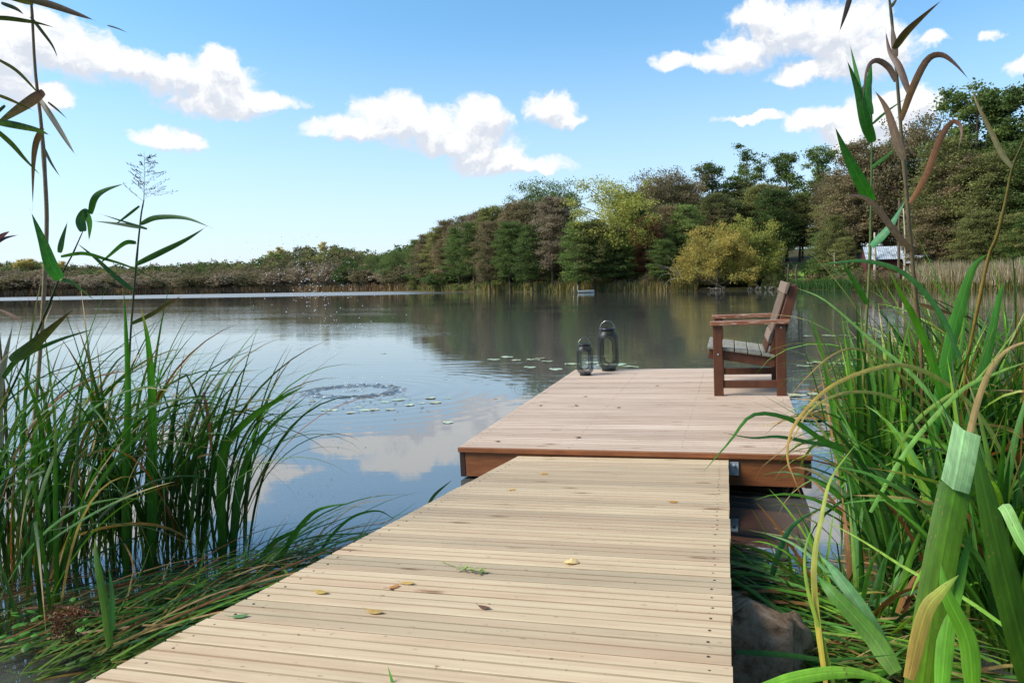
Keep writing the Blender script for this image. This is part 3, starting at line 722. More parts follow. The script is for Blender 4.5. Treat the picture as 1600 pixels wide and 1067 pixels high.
reed('tall_reed', [(46, -30), (50, 20), (55, 110), (65, 200), (71, 290), (73, 350), (70, 430), (62, 560), (52, 680), (45, 860)], 2.9, 3.1, .0085, ('#7a6650', '#a8927a'), [
 lf([(66, -8), (20, -6), (-30, -12)], 2.9, 2.8, 9, '#4a4a20'), lf([(40, -2), (80, 8), (120, 22), (150, 33)], 2.85, 2.8, 11, '#4a4024', '#5a3c30'),
 lf([(52, 6), (20, -2), (-10, -8)], 2.9, 2.8, 8, OL), lf([(-20, 28), (10, 29), (40, 33), (62, 37), (90, 45)], 2.8, 2.9, 7, '#2f3a20'),
 lf([(48, 27), (66, 50), (82, 72), (91, 93)], 2.9, 2.9, 5, '#3a4022'), lf([(-5, 92), (25, 110), (50, 135), (62, 150)], 2.8, 2.9, 5, OL),
 lf([(62, 155), (85, 190), (105, 222), (119, 244)], 2.9, 2.8, 9, '#4a4a28', '#3c3a20'), lf([(68, 144), (45, 160), (15, 180), (-20, 205)], 2.9, 2.7, 16, '#5a3a2c', '#3f4420'),
 lf([(-10, 190), (25, 196), (60, 204), (79, 212)], 2.7, 2.9, 11, '#37501e'), lf([(66, 200), (56, 225), (52, 260), (51, 330)], 2.9, 2.9, 9, '#4a3a28', '#5c4030'),
 lf([(-10, 200), (18, 225), (40, 250), (66, 277)], 2.7, 2.9, 8, '#34481e'), lf([(68, 230), (80, 255), (95, 278)], 2.9, 2.9, 4, '#4a4a28'),
 lf([(-5, 148), (20, 158), (54, 174)], 2.7, 2.8, 5, '#3a3e22'), lf([(8, 165), (-8, 180), (-20, 200)], 2.7, 2.7, 5, '#3a3e22'),
 lf([(75, 160), (90, 172), (106, 187)], 2.9, 2.9, 3.5, '#30381e'), lf([(2, 5), (25, 14), (38, 24)], 2.8, 2.8, 6, '#2f3a20'),
 lf([(-10, 383), (8, 372), (30, 367)], 2.7, 2.8, 5, '#5a3038'), lf([(-10, 378), (4, 368), (16, 361)], 2.7, 2.8, 8, '#5a3038'), lf([(168, 40), (184, 45), (200, 52)], 2.9, 2.9, 2.5, '#30381e')],
 'tall dry straw-coloured reed stem at the far left rising past the top of the picture', plume=(10, .08, .07, '#4a4440'))
reed('plumed_reed', [(225, 312), (223, 322), (220, 340), (214, 400), (208, 470), (203, 540), (199, 640), (197, 760), (196, 880)], 2.8, 3.2, .0045, ('#3c5a34', '#5a5a3c'), [
 lf([(220, 350), (245, 340), (290, 341), (333, 357)], 2.8, 2.7, 8, '#31561f'), lf([(213, 413), (250, 395), (290, 375), (325, 353)], 2.9, 2.8, 9, '#31561f'),
 lf([(218, 322), (195, 340), (178, 352)], 2.8, 2.8, 4, GD), lf([(213, 379), (195, 380), (170, 400), (145, 421)], 2.8, 2.8, 8, '#2f5a24'),
 lf([(207, 453), (180, 432), (150, 404), (115, 376)], 2.9, 2.8, 9, GD), lf([(205, 506), (235, 492), (262, 475), (287, 461)], 2.9, 2.8, 7, '#3e4c20', '#5e4430'),
 lf([(222, 356), (185, 350), (142, 345)], 2.8, 2.8, 6, GD), lf([(230, 358), (205, 350), (155, 334)], 2.8, 2.8, 4, GD)],
 'slender green reed with feathery flowering plume left of the splash', plume=(30, .19, .13, '#5a5248'))
reed('leaning_reed', [(131, 358), (112, 400), (93, 435), (75, 480), (58, 520), (38, 565), (12, 620), (-25, 700)], 2.7, 3.0, .0042, ('#2c4220', '#3a3c24'), [
 lf([(94, 436), (80, 415), (66, 375), (46, 325)], 2.7, 2.6, 20, '#2c6a2c', '#234f20', turn=.2), lf([(130, 362), (126, 345), (133, 330), (142, 332)], 2.7, 2.7, 14, '#2a5226'),
 lf([(134, 330), (140, 350), (139, 378)], 2.7, 2.75, 9, '#3a6a3a'), lf([(141, 334), (148, 310), (165, 297), (198, 286)], 2.7, 2.6, 10, '#2f5a20'),
 lf([(92, 437), (110, 440), (130, 455), (150, 471)], 2.7, 2.7, 6, '#3a6424', '#6a7a2c'), lf([(93, 395), (97, 375), (106, 345)], 2.7, 2.7, 8, '#2f5426'),
 lf([(95, 401), (130, 396), (165, 405), (210, 420), (280, 455)], 2.7, 2.9, 6, '#2f5a24'), lf([(17, 563), (45, 545), (75, 518), (120, 478)], 2.7, 2.6, 19, '#2c5220', '#4a3a24', turn=.1),
 lf([(5, 590), (30, 560), (90, 532), (160, 510)], 2.8, 2.7, 8, '#2f5426')],
 'green reed leaning right with broad leaves at the left side')
reed('green_reed', [(1361, 130), (1362, 220), (1361, 330), (1358, 430), (1352, 530), (1347, 650), (1343, 780), (1340, 880)], 3.0, 3.3, .0062, ('#3c6a3c', '#8a7a3c'), [
 lf([(1364, 222), (1352, 190), (1340, 140), (1321, 88)], 3.0, 2.9, 17, '#2f6a24', '#2a5a20', turn=.1), lf([(1361, 195), (1345, 150), (1337, 110), (1327, 65)], 3.0, 3.0, 9, '#35702a'),
 lf([(1360, 180), (1352, 150), (1358, 125), (1362, 90)], 3.0, 3.0, 16, '#35702a', turn=.2), lf([(1363, 315), (1345, 285), (1322, 240), (1302, 192)], 3.0, 2.9, 19, '#3c8424', '#2c5a1e', turn=.1),
 lf([(1362, 195), (1385, 175), (1418, 152)], 3.0, 3.0, 4, '#3a6424'), lf([(1362, 262), (1385, 245), (1400, 232)], 3.0, 3.0, 6, '#3a6424'),
 lf([(1355, 475), (1335, 440), (1312, 405)], 3.1, 3.0, 10, '#3a6a24')],
 'green reed stem with four upright pointed leaves right of the armchair')
reed('browning_reed', [(1385, -30), (1391, 10), (1398, 80), (1403, 140), (1410, 230), (1418, 320), (1425, 400), (1431, 470), (1438, 520), (1441, 620), (1445, 760), (1450, 880)], 2.7, 3.0, .0075, ('#4a5240', '#8a6a44'), [
 lf([(1397, 77), (1415, 52), (1440, 28), (1476, -3)], 2.7, 2.6, 13, '#4a4020', '#5a4034'), lf([(1400, 128), (1388, 105), (1368, 95), (1354, 112), (1347, 165)], 2.7, 2.7, 9, '#6a5448', '#4a3430', turn=.1),
 lf([(1420, 145), (1405, 105), (1390, 80), (1383, 45)], 2.7, 2.8, 10, '#5a463e', '#5a463e'), lf([(1408, 188), (1425, 140), (1448, 95), (1470, 86), (1492, 100), (1520, 132)], 2.7, 2.6, 11, '#6a4a24', '#4a3a3c', turn=.1),
 lf([(1412, 250), (1400, 215), (1385, 170), (1364, 138)], 2.7, 2.7, 13, '#6a5a48', '#7a5a4c'), lf([(1422, 318), (1447, 275), (1470, 215), (1490, 190), (1503, 205), (1495, 242)], 2.8, 2.7, 10, '#8a5a38', '#5a3c34', turn=.1),
 lf([(1425, 392), (1400, 365), (1370, 325), (1345, 307), (1310, 306)], 2.8, 2.7, 10, '#7a5c50', '#8a7068', turn=.1), lf([(1362, 385), (1390, 355), (1418, 308)], 2.9, 2.8, 14, '#3a7a4c', '#3a6a44'),
 lf([(1391, 12), (1397, 5), (1405, -8)], 2.7, 2.7, 5, '#4a4a34'), lf([(1330, -10), (1322, 18), (1311, 52)], 2.7, 2.7, 8, '#3a3028'),
 lf([(1400, 90), (1396, 60), (1393, 35)], 2.7, 2.7, 9, '#5a4a3c'), lf([(1438, 475), (1475, 487), (1528, 500)], 2.8, 2.9, 6, '#7a5a4c', '#4a302c', turn=.1)],
 'tall reed with curling purplish-brown leaves at the upper right')
reed('leaning_reed', [(1612, 190), (1598, 225), (1582, 262), (1570, 320), (1557, 372), (1545, 400), (1530, 470), (1518, 530), (1507, 600), (1500, 760)], 2.5, 3.0, .0062, ('#4a5424', '#a8823c'), [
 lf([(1581, 262), (1565, 240), (1548, 205), (1528, 165), (1517, 135)], 2.5, 2.6, 8, '#4a4a1c', '#5a4a24')],
 'leaning brownish reed stem close to the right picture edge')
reed('dry_reed', [(-6, 480), (2, 560), (10, 680), (14, 900)], 2.8, 3.1, .006, ('#8a7a6c', '#8a6a4c'), [
 lf([(0, 700), (-2, 620), (8, 560), (22, 500)], 2.8, 2.8, 12, '#7a7468'), lf([(30, 500), (12, 490), (-10, 480)], 2.8, 2.8, 6, '#8a6a5a')], 'pale dry reed with a withered leaf at the left picture edge')
reed('broken_reed', [(319, 612), (312, 640), (300, 690), (290, 760), (280, 860)], 3.1, 3.2, .004, ('#6a4a30', '#5a4a2c'), [
 lf([(318, 613), (325, 650), (330, 700), (338, 770)], 3.1, 3.1, 6, '#7a4a30')], 'dry broken reed stem snapped at its top beside the splash side of the left bed')

# single long blades that stand apart from the tussocks
def solo(name, pix, d0, d1, w, c0, c1, label, ctip=None, turn=None, prof='sedge'):
    m = MB(); hero(m, pix, d0, d1, w, c0, c1, prof=prof, ctip=ctip, turn=turn, n=24)
    o = Vector(m.v[1]); m.v = [tuple(Vector(v)-o) for v in m.v]
    ob = m.build(name, M_BLADE, smooth=True); ob.location = o
    return tag(ob, label, 'blade of grass', 'long single blades beside the jetty')
solo('grass_blade', [(350, 900), (345, 780), (352, 700), (395, 650), (440, 622), (478, 602)], 3.1, 2.8, 15, '#2f5a1c', '#3f6e28', 'long green blade pointing up right at the splash')
solo('grass_blade', [(362, 900), (370, 790), (385, 720), (420, 670), (480, 618)], 3.1, 2.8, 11, '#2a5222', '#3c6a2a', 'thinner green blade just below the one pointing at the splash')
solo('grass_blade', [(430, 885), (450, 850), (475, 815), (500, 795), (548, 785)], 3.0, 2.7, 9, '#2f5a28', '#4a8034', 'short green blade bent over level beside the gangway edge')
solo('grass_blade', [(490, 878), (515, 840), (550, 808), (590, 798), (618, 812)], 3.1, 3.2, 5, '#4a7a40', '#3c6a34', 'thin arched green blade growing up at the left gangway edge')
solo('grass_blade', [(670, 786), (682, 770), (706, 750)], 3.6, 3.5, 5, '#3a5a34', '#3a5a34', 'tiny green blade tip poking up beside the middle of the gangway')
solo('grass_blade', [(400, 885), (425, 850), (455, 832), (480, 820)], 3.0, 2.9, 9, '#2f5a28', '#3f6e30', 'dark green blade crossing the short bent one left of the gangway')
solo('grass_blade', [(197, 900), (196, 760), (200, 620), (197, 520), (193, 450)], 3.0, 2.7, 13, '#3a6a1c', '#4a8a24', 'straight upright bright green blade beside the plumed reed')
solo('grass_blade', [(235, 900), (238, 760), (238, 640), (232, 540), (220, 478)], 3.0, 2.8, 14, '#2f5a1c', '#4a8a24', 'straight upright green blade with yellow tip right of the plumed reed', ctip='#a08a4a')
solo('grass_blade', [(172, 1010), (165, 950), (152, 880), (148, 840)], 2.2, 2.3, 13, '#5a7a24', '#3f6a20', 'yellow-edged upright blade standing in front of the matted grass', ctip='#6a7a2a')
solo('grass_blade', [(175, 985), (175, 930), (170, 885)], 2.2, 2.2, 9, '#3c6a44', '#3c6a44', 'bluish green blade close beside the yellow-edged one')
solo('grass_blade', [(-10, 1005), (80, 985), (160, 965), (230, 950), (300, 940)], 2.2, 2.3, 5, '#5a8a34', '#4a7a2c', 'bright blade lying level across the matted grass on the left')
solo('grass_blade', [(1460, 900), (1420, 790), (1350, 715), (1290, 690), (1235, 655), (1177, 648), (1140, 690), (1098, 738)], 2.9, 2.2, 9, '#3a6a24', '#3f7028', 'long green blade arching left and dipping over the platform edge', turn=.2)
solo('grass_blade', [(1440, 880), (1380, 760), (1320, 705), (1260, 690), (1215, 682), (1175, 684), (1130, 676)], 2.9, 2.5, 7, '#3a6430', '#3f6e34', 'thin green blade just under the one dipping over the platform', turn=.2)
solo('grass_blade', [(1262, 800), (1242, 750), (1230, 715), (1238, 670), (1270, 628), (1310, 597), (1370, 575), (1420, 572), (1480, 600), (1540, 660), (1590, 760)][::-1], 2.6, 2.3, 7, '#8a9a50', '#a8743c', 'large arching brown blade curling down in front of the right platform corner', ctip='#5a3424', turn=.1)
solo('grass_blade', [(1520, 720), (1470, 650), (1430, 612), (1390, 570), (1340, 545), (1300, 555), (1260, 590), (1230, 625)], 2.8, 2.5, 4.5, '#7a8a4a', '#9a7a4c', 'thin straw-coloured arch above the big brown arching blade', turn=.1)
solo('grass_blade', [(1490, 720), (1440, 650), (1390, 620), (1340, 612), (1300, 620), (1262, 645), (1235, 690), (1190, 730)], 2.8, 2.5, 5, '#8a9a4a', '#9a8050', 'thin yellowish arch below the big brown arching blade', turn=.1)
solo('grass_blade', [(1500, 560), (1475, 500), (1440, 452), (1400, 420), (1350, 408), (1310, 410), (1276, 415)], 2.7, 2.6, 8, '#4a7a44', '#5a8a4c', 'bluish green blade arching over to the left in front of the shed', turn=.1)
solo('grass_blade', [(1480, 650), (1455, 560), (1430, 500), (1408, 460), (1390, 424)], 2.7, 2.6, 12, '#3a7a1c', '#6a9a24', 'bright green pointed blade aiming up left at the shed', turn=.1, ctip='#8aa03a')
solo('grass_blade', [(1455, 700), (1480, 560), (1500, 480), (1520, 420), (1545, 395)], 2.8, 2.7, 19, '#3a7a24', '#4a7a30', 'tall broad green blade rising right of the browning reed', turn=.15)
solo('grass_blade', [(1490, 800), (1520, 640), (1545, 540), (1560, 470), (1568, 440)], 2.8, 2.8, 15, '#3a7024', '#3f7a28', 'broad upright green blade beside the leaning brown reed')
solo('grass_blade', [(1490, 870), (1500, 760), (1530, 620), (1570, 550), (1640, 525)], 2.1, 1.9, 10, '#a88a5c', '#b09468', 'long tan dried blade arching to the right edge', turn=.1)
solo('grass_blade', [(1395, 720), (1430, 660), (1480, 620), (1530, 590), (1620, 470)], 2.5, 2.3, 6, '#6a8a3c', '#8a9a4c', 'slim pale blade curving up towards the right picture edge')
solo('grass_blade', [(1360, 800), (1420, 700), (1500, 612), (1560, 582), (1620, 560)], 2.3, 2.3, 7, '#5a8a34', '#7a9a4c', 'pale green blade crossing the sedge bed diagonally to the right')
solo('grass_blade', [(1620, 930), (1570, 800), (1500, 680), (1430, 590), (1360, 530), (1290, 470), (1245, 450)], 2.4, 2.9, 7, '#5a8a3c', '#5a7a40', 'long thin blade pointing far left towards the chair back', turn=.1)
solo('grass_blade', [(1290, 1067), (1276, 960), (1272, 880), (1285, 800), (1300, 745), (1340, 690)], 1.5, 1.7, 9, '#a08a34', '#6a8a34', 'yellow-green blade standing upright right of the stump')
solo('grass_blade', [(1310, 1100), (1285, 1000), (1262, 920), (1258, 860), (1275, 810)], 1.5, 1.6, 6, '#8a9a34', '#5a7a30', 'thin yellowish blade left of the upright one near the stump')
solo('grass_blade', [(1600, 1000), (1500, 930), (1420, 890), (1340, 840), (1262, 798)], 1.9, 2.4, 6, '#6a9a34', '#8aa044', 'bright thin blade lying diagonally across the lower right sedge')
solo('grass_blade', [(1205, 905), (1218, 860), (1240, 820), (1290, 790)], 2.6, 2.5, 10, '#3c6a44', '#4a7a54', 'bluish blade leaning over the dark water under the platform')
solo('grass_blade', [(1350, 960), (1290, 890), (1240, 850), (1195, 833)], 2.3, 2.6, 6, '#4a7a44', '#5a8048', 'dark blade lying over the water towards the gangway')
solo('grass_blade', [(1262, 845), (1225, 838), (1180, 830), (1146, 822)], 2.8, 3.0, 3, '#9a9a6c', '#a8a87c', 'pale thin straw floating against the gangway side')
solo('grass_blade', [(1150, 1018), (1220, 1022), (1300, 1030), (1400, 1022)], 1.75, 1.9, 9, '#2f5a1c', '#3a6424', 'dark green blade lying level in front of the stump')
solo('grass_blade', [(1190, 1075), (1250, 1058), (1310, 1050), (1360, 1056), (1420, 1080)], 1.2, 1.2, 20, '#6aa030', '#8ab83c', 'blurry bright green blade arching across the lower edge right of the stump', turn=.1)
solo('grass_blade', [(618, 1085), (612, 1062), (606, 1040)], 1.38, 1.4, 5, '#3a7a24', '#5a8a34', 'small green blade tip sticking up through the front of the gangway')

# broad leaves close to the camera: a cattail plant cut off at its top
cat_base = P(1445, 1200, 1.55); cat_base.z = 0.05
cp = tag(empty('cattail_plant', Matrix.Translation(cat_base)), 'large cattail plant close by with one broad cut leaf folded over pale', 'water plant')
def cleaf(name, pix, d0, d1, w, c0, c1, prof='sedge', turn=.05, ctip=None):
    m = MB(); hero(m, pix, d0, d1, w, c0, c1, prof=prof, turn=turn, n=24, ctip=ctip)
    m.v = [tuple(Vector(v)-cat_base) for v in m.v]; return m.build(name, M_BLADE, cp, smooth=True)
cleaf('leaf', [(1425, 1230), (1440, 1067), (1460, 930), (1480, 820), (1493, 758)], 1.5, 1.62, 47, '#52700a', '#34590c', 'strip')
o_ = cleaf('folded_leaf_tip', [(1492, 760), (1500, 725), (1511, 669)], 1.60, 1.50, 45, '#a3c796', '#94bd88', 'strip', turn=-.35)  # pale underside, its colour lightened further to imitate skylight falling on it
cleaf('leaf', [(1640, 1150), (1595, 1000), (1560, 860), (1535, 750), (1520, 690)], 1.7, 1.75, 40, '#33520f', '#2f5214')
cleaf('leaf', [(1420, 1060), (1445, 960), (1470, 925), (1498, 898)], 1.3, 1.28, 22, '#a08040', '#7a963c')
cleaf('leaf', [(1400, 1050), (1360, 990), (1300, 925), (1278, 900)], 1.9, 2.1, 28, '#54782a', '#41702a', 'sedge')
cleaf('leaf', [(1395, 1040), (1352, 960), (1310, 900), (1282, 868)], 1.95, 2.2, 22, '#48703a', '#527f50', 'sedge')
cleaf('leaf', [(1520, 1080), (1512, 1000), (1480, 930), (1470, 880)], 1.35, 1.4, 26, '#5a8a1c', '#4a7a20')
cleaf('leaf', [(1470, 1090), (1480, 980), (1500, 900), (1520, 820)], 1.5, 1.6, 24, '#5a9024', '#4f7c24')
cleaf('leaf', [(1640, 900), (1600, 850), (1575, 800), (1568, 790)], 1.4, 1.5, 18, '#5f9038', '#8ab06c', 'strip')

# ------------------------------------------------------------------ stump, dock plant, fallen leaves, small things
sp = W(1170, 1066, .0)
m = MB(); rnd = random.Random(3); nn = 20; prof = [(-.18, .165), (0, .17), (.10, .165), (.17, .155), (.185, .135)]
rings = []
for z, r in prof: rings.append([m.vert((math.cos(k*2*math.pi/nn)*r*(1+.12*math.sin(k*1.7)+.05*math.sin(k*3.1+z*20)), math.sin(k*2*math.pi/nn)*r*(1+.12*math.sin(k*1.7)), z+.02*math.sin(k*2.3)*(z > .1)-.10*(z > .1)*math.cos(k*2*math.pi/nn-.6)*.6)) for k in range(nn)])
for i in range(len(rings)-1):
    for k in range(nn): m.face(rings[i][k], rings[i][(k+1) % nn], rings[i+1][(k+1) % nn], rings[i+1][k])
m.face(*rings[-1])
M_STUMP, t_, b_ = mat('old_stump_wood', rough=.95, spec=.1)
co_ = N(t_, 'ShaderNodeTexCoord').outputs['Object']; n1 = noise_t(t_, mapping(t_, co_, (10, 30, 14)), 1.5, 6, .7).outputs[0]
L(t_, ramp(t_, n1, [(.3, lin('#4a3626')), (.5, lin('#8f7258')), (.7, lin('#ab9078'))]), b_.inputs['Base Color']); bump(t_, b_, n1, .8, .012)
so_ = m.build('stump', M_STUMP, smooth=True); so_.location = (sp.x+.02, sp.y+.05, .03)
tag(so_, 'weathered grey-brown tree stump half buried in grass right of the gangway', 'stump')

dk = P(70, 985, 2.25); dk.z = .05
de = tag(empty('dock_plant', Matrix.Translation(dk)), 'low dock plant with two rust-brown seed heads and small green leaves', 'wild plant')
rnd = random.Random(9)
for pix in ([(0, 1003), (60, 975), (92, 960), (135, 958)], [(30, 1000), (80, 985), (95, 980), (114, 992)]):
    pts = catmull([P(x, y, 2.05) for x, y in pix], 14); mm = MB(); mm.col = lin('#8a5a38'); mm.tube([p-dk for p in pts], .002, 5); mm.build('stem', M_REED, de)
    mm = MB()
    for i in range(420):
        t = rnd.uniform(.62, 1); c = pts[int(t*14)]-dk; s = .016*math.sin(math.pi*min(1, (t-.58)/.44))+.004
        c = c+Vector((rnd.gauss(0, s), rnd.gauss(0, s), rnd.gauss(0, s*.7))); mm.col = sc4(lin('#7a4a30'), rnd.uniform(.5, 1.2)); r = .0028
        q = [mm.vert(c+Vector((rnd.gauss(0, r), rnd.gauss(0, r), rnd.gauss(0, r)))) for _ in range(4)]; mm.face(q[0], q[1], q[2]); mm.face(q[0], q[2], q[3])
    mm.build('seed_head', M_REED, de)
for i in range(26):
    x, y = rnd.gauss(60, 40), rnd.gauss(985, 22); c = P(x, y, rnd.uniform(2.0, 2.3))-dk; mm = MB(); mm.col = sc4(lin('#4f8a2c'), rnd.uniform(.6, 1.1)); l = rnd.uniform(.02, .04); a = rnd.uniform(0, 6.28)
    d = Vector((math.cos(a), math.sin(a), rnd.uniform(-.3, .5))).normalized(); s = d.cross(Vector((0, 0, 1))).normalized()
    ribbon(mm, [c+d*l*t/5 for t in range(6)], lambda t: l*.34*math.sin(math.pi*min(1, t*.93+.05)), lambda i_, t: s, .3); mm.build('leaf', M_REED, de, smooth=True)

def dleaf(M, px, py, size, asp, rot, col, label, curl=.3, stalk=True, name='fallen_leaf', zoff=.0, grp='leaves fallen on the boards'):
    p = on_plane(M, px, py); m = MB(); m.col = lin(col); n = 8
    pts = [Vector((size*(t/n-.5), 0, .002+zoff+curl*size*((t/n-.5)**2))) for t in range(n+1)]
    ribbon(m, pts, lambda t: size*asp*.5*math.sin(math.pi*min(1, t*.95+.03))**.8+.0002, lambda i, t: Vector((0, 1, 0)), -.5)
    if stalk: m.tube([pts[0], pts[0]+Vector((-size*.35, size*.1, .003))], .0006, 4)
    o = m.build(name, M_DRYLEAF, smooth=True); o.matrix_world = M @ Matrix.Translation((p.x, p.y, 0)) @ Matrix.Rotation(rot, 4, 'Z')
    return tag(o, label, 'leaf', grp)
for args in [(MW, 850, 741, .042, .5, .2, '#b0803a', 'small orange leaf on the gangway nearest the platform, left of centre'), (MW, 1052, 785, .038, .5, .1, '#a8782c', 'small orange leaf on the gangway right of centre, below the platform'),
 (MW, 800, 766, .04, .5, 1.0, '#c89a4c', 'orange leaf scrap near the left gangway edge close to the platform'), (MW, 502, 926, .046, .5, -.2, '#a08848', 'yellowish leaf near the left gangway edge, leftmost of the yellow ones'),
 (MW, 615, 918, .04, .5, 1.2, '#b47c44', 'upright-lying orange leaf, left of a close pair on the gangway'), (MW, 637, 912, .042, .45, .1, '#b09050', 'yellow leaf, right of a close pair on the gangway'),
 (MW, 586, 957, .046, .5, -.1, '#a0824a', 'tan leaf with long stalk lying below the close pair'), (MW, 893, 879, .055, .8, 1.5, '#cdb07c', 'pale beige triangular leaf in the middle of the gangway'),
 (MW, 757, 950, .035, .5, -.3, '#5a3c2c', 'curled dark brown leaf below the middle of the gangway'), (MW, 375, 964, .04, .5, .6, '#5a7a4c', 'small green leaf lying by the left gangway edge'),
 (MP, 915, 620, .035, .5, .8, '#7a4a30', 'brown leaf scrap on the platform below the small lantern'), (MP, 775, 624, .05, .3, 0, '#4a3c34', 'dark bit of leaf at the left platform edge'),
 (MP, 845, 634, .03, .6, .5, '#5a3a30', 'dark crumb of leaf left of the platform centre line'), (MP, 901, 634, .04, .4, -.6, '#4a3028', 'dark curled leaf bit in the middle of the platform'),
 (MP, 904, 684, .035, .5, .4, '#3f2c24', 'dark curled leaf bit near the front edge of the platform'), (MP, 967, 637, .035, .4, .3, '#5a4434', 'dark sliver of leaf right of the platform middle'),
 (MP, 1027, 603, .03, .5, .3, '#6a4a34', 'brown leaf speck between the lanterns and the chair'), (MP, 778, 690, .03, .5, .3, '#4a3428', 'dark speck near the left front platform corner')]:
    dleaf(*args)
# green sprig
p = on_plane(MW, 730, 893); m = MB(); rnd = random.Random(2)
m.col = lin('#7c8c4c'); m.tube([(-.12, .05, .004), (-.05, .015, .006), (.03, 0, .008)], .0012, 4)
for i in range(26):
    x = rnd.uniform(-.03, .05); a = rnd.uniform(-1.5, 1.5); l = rnd.uniform(.012, .028); m.col = sc4(lin('#7c9048'), rnd.uniform(.7, 1.1)); d = Vector((math.cos(a), math.sin(a), rnd.uniform(0, .6))); s = Vector((-d.y, d.x, 0)).normalized()
    ribbon(m, [Vector((x, 0, .004))+d*l*t/4 for t in range(5)], lambda t: l*.18*math.sin(math.pi*min(1, t*.9+.08)), lambda i_, t: s, .3)
o = m.build('green_sprig', M_DRYLEAF); o.matrix_world = MW @ Matrix.Translation((p.x, p.y, 0)) @ Matrix.Rotation(-.2, 4, 'Z'); tag(o, 'wilted green sprig lying across the middle of the gangway', 'sprig')

# ------------------------------------------------------------------ lily pads
M_PAD, t_, b_ = mat('lily_pad', rough=.22, spec=1)
at_ = N(t_, 'ShaderNodeAttribute', attribute_name='tint'); L(t_, mixc(t_, 1.0, at_.outputs['Color'], ramp(t_, noise_t(t_, N(t_, 'ShaderNodeTexCoord').outputs['Object'], 18, 3).outputs[0], [(.3, (.75, .75, .7, 1)), (.7, (1.15, 1.15, 1.1, 1))]), 'MULTIPLY'), b_.inputs['Base Color'])
pads = []
for k, c in enumerate(('#93a67c', '#a2ae8a', '#a09a6c')):  # pad greens paled to put the sky's reflection into the colour
    m = MB(); m.col = lin(c); n = 26; notch = .35; rnd = random.Random(k)
    cc = m.vert((.01, 0, .004)); rim = []; mid = []
    for i in range(n):
        a = notch/2+(2*math.pi-notch)*i/(n-1); r = .1*(1+.06*math.sin(a*3+k)+rnd.gauss(0, .015))
        mid.append(m.vert((r*.6*math.cos(a), r*.6*math.sin(a), .004))); rim.append(m.vert((r*math.cos(a), r*math.sin(a), .005+.004*math.sin(a*4+k))))
    for i in range(n-1): m.face(cc, mid[i], mid[i+1]); m.face(mid[i], rim[i], rim[i+1], mid[i+1])
    pads.append(m.build('lily_pad', M_PAD, smooth=True))
PADS = [(792, 558, 'in the small raft left of the small lantern'), (806, 563, 0), (832, 562, 0), (845, 560, 0), (856, 565, 0), (772, 562, 0), (868, 577, 0), (895, 569, 0), (828, 574, 0),
        (892, 569, 0), (925, 567, 0), (985, 573, 0), (965, 570, 0), (940, 570, 0)]
RP = [(1262, 525), (1290, 524), (1300, 525), (1318, 524), (1325, 525), (1350, 524), (1385, 526), (1400, 530), (1258, 572), (1273, 567), (1308, 568), (1335, 569), (1345, 568), (1365, 563), (1395, 566), (1330, 591), (1352, 592), (1240, 618), (1300, 633), (1290, 630),
      (1385, 597), (1360, 606), (1385, 606), (1268, 655), (1420, 560), (1440, 548), (1470, 545), (1500, 560), (1540, 520), (1575, 500), (1415, 590), (1450, 580), (1275, 616)]
SPP = [(610, 640), (622, 625), (600, 628), (585, 640), (570, 641), (640, 633), (660, 630), (680, 629), (672, 622), (560, 636), (520, 641), (506, 641), (488, 627), (548, 645), (700, 622), (655, 545), (600, 552), (700, 660)]
idx = 0
def ordn(i): return ['first','second','third','fourth','fifth','sixth','seventh','eighth','ninth','tenth','eleventh','twelfth','thirteenth','fourteenth','fifteenth','sixteenth','seventeenth','eighteenth','nineteenth','twentieth','twenty-first','twenty-second','twenty-third','twenty-fourth','twenty-fifth','twenty-sixth','twenty-seventh','twenty-eighth','twenty-ninth','thirtieth','thirty-first','thirty-second','thirty-third','thirty-fourth','thirty-fifth','thirty-sixth','thirty-seventh','thirty-eighth','thirty-ninth','fortieth'][i]
for lst, where, sc_ in (([p[:2] for p in PADS], 'behind the lanterns and platform edge', (.8, 1.2)), (RP, 'on the dark water right of the armchair', (.9, 1.35)), (SPP, 'just in front of the splash ring', (.25, .6))):
    lst = sorted(set(lst))
    for i, (px, py) in enumerate(lst):
        q = W(px, py); k = idx % 3; idx += 1
        o = pads[k].copy() if idx > 3 else pads[k]
        if idx > 3: C.objects.link(o)
        s = random.uniform(*sc_); o.location = (q.x, q.y, .002+.0007*(idx % 4)); o.rotation_euler = (random.gauss(0, .02), random.gauss(0, .02), random.uniform(0, 6.28)); o.scale = (s*random.uniform(.8, 1.5), s, s*.6)
        tag(o, f'{"small " if where.startswith("just") else ""}lily pad {where}, {ordn(i)} of them from the left', 'lily pad', 'lily pads '+where)
# drifting bits
rnd = random.Random(21); m = MB()
for i in range(150):
    px, py = (rnd.gauss(560, 60), rnd.gauss(632, 7)) if i < 95 else (rnd.uniform(1150, 1270), rnd.uniform(868, 915))
    q = W(px, py); r = rnd.uniform(.006, .022); a = rnd.uniform(0, 6.28); m.col = sc4(lin('#4a4030'), rnd.uniform(.3, 1))
    f_ = 1 if i < 95 else 3
    u = Vector((math.cos(a), math.sin(a), 0)); v_ = Vector((-math.sin(a), math.cos(a), 0))
    vs = [m.vert(q+u*r*f_*x+v_*r*y*.5+Vector((0, 0, .006))) for x, y in ((-1, -.3), (0, -1), (1, -.2), (.7, .8), (-.5, .9))]; m.face(*vs)
tag(m.build('floating_debris', M_DRYLEAF), 'dark bits of leaf and twig drifting on the water', kind='stuff', cat='debris')

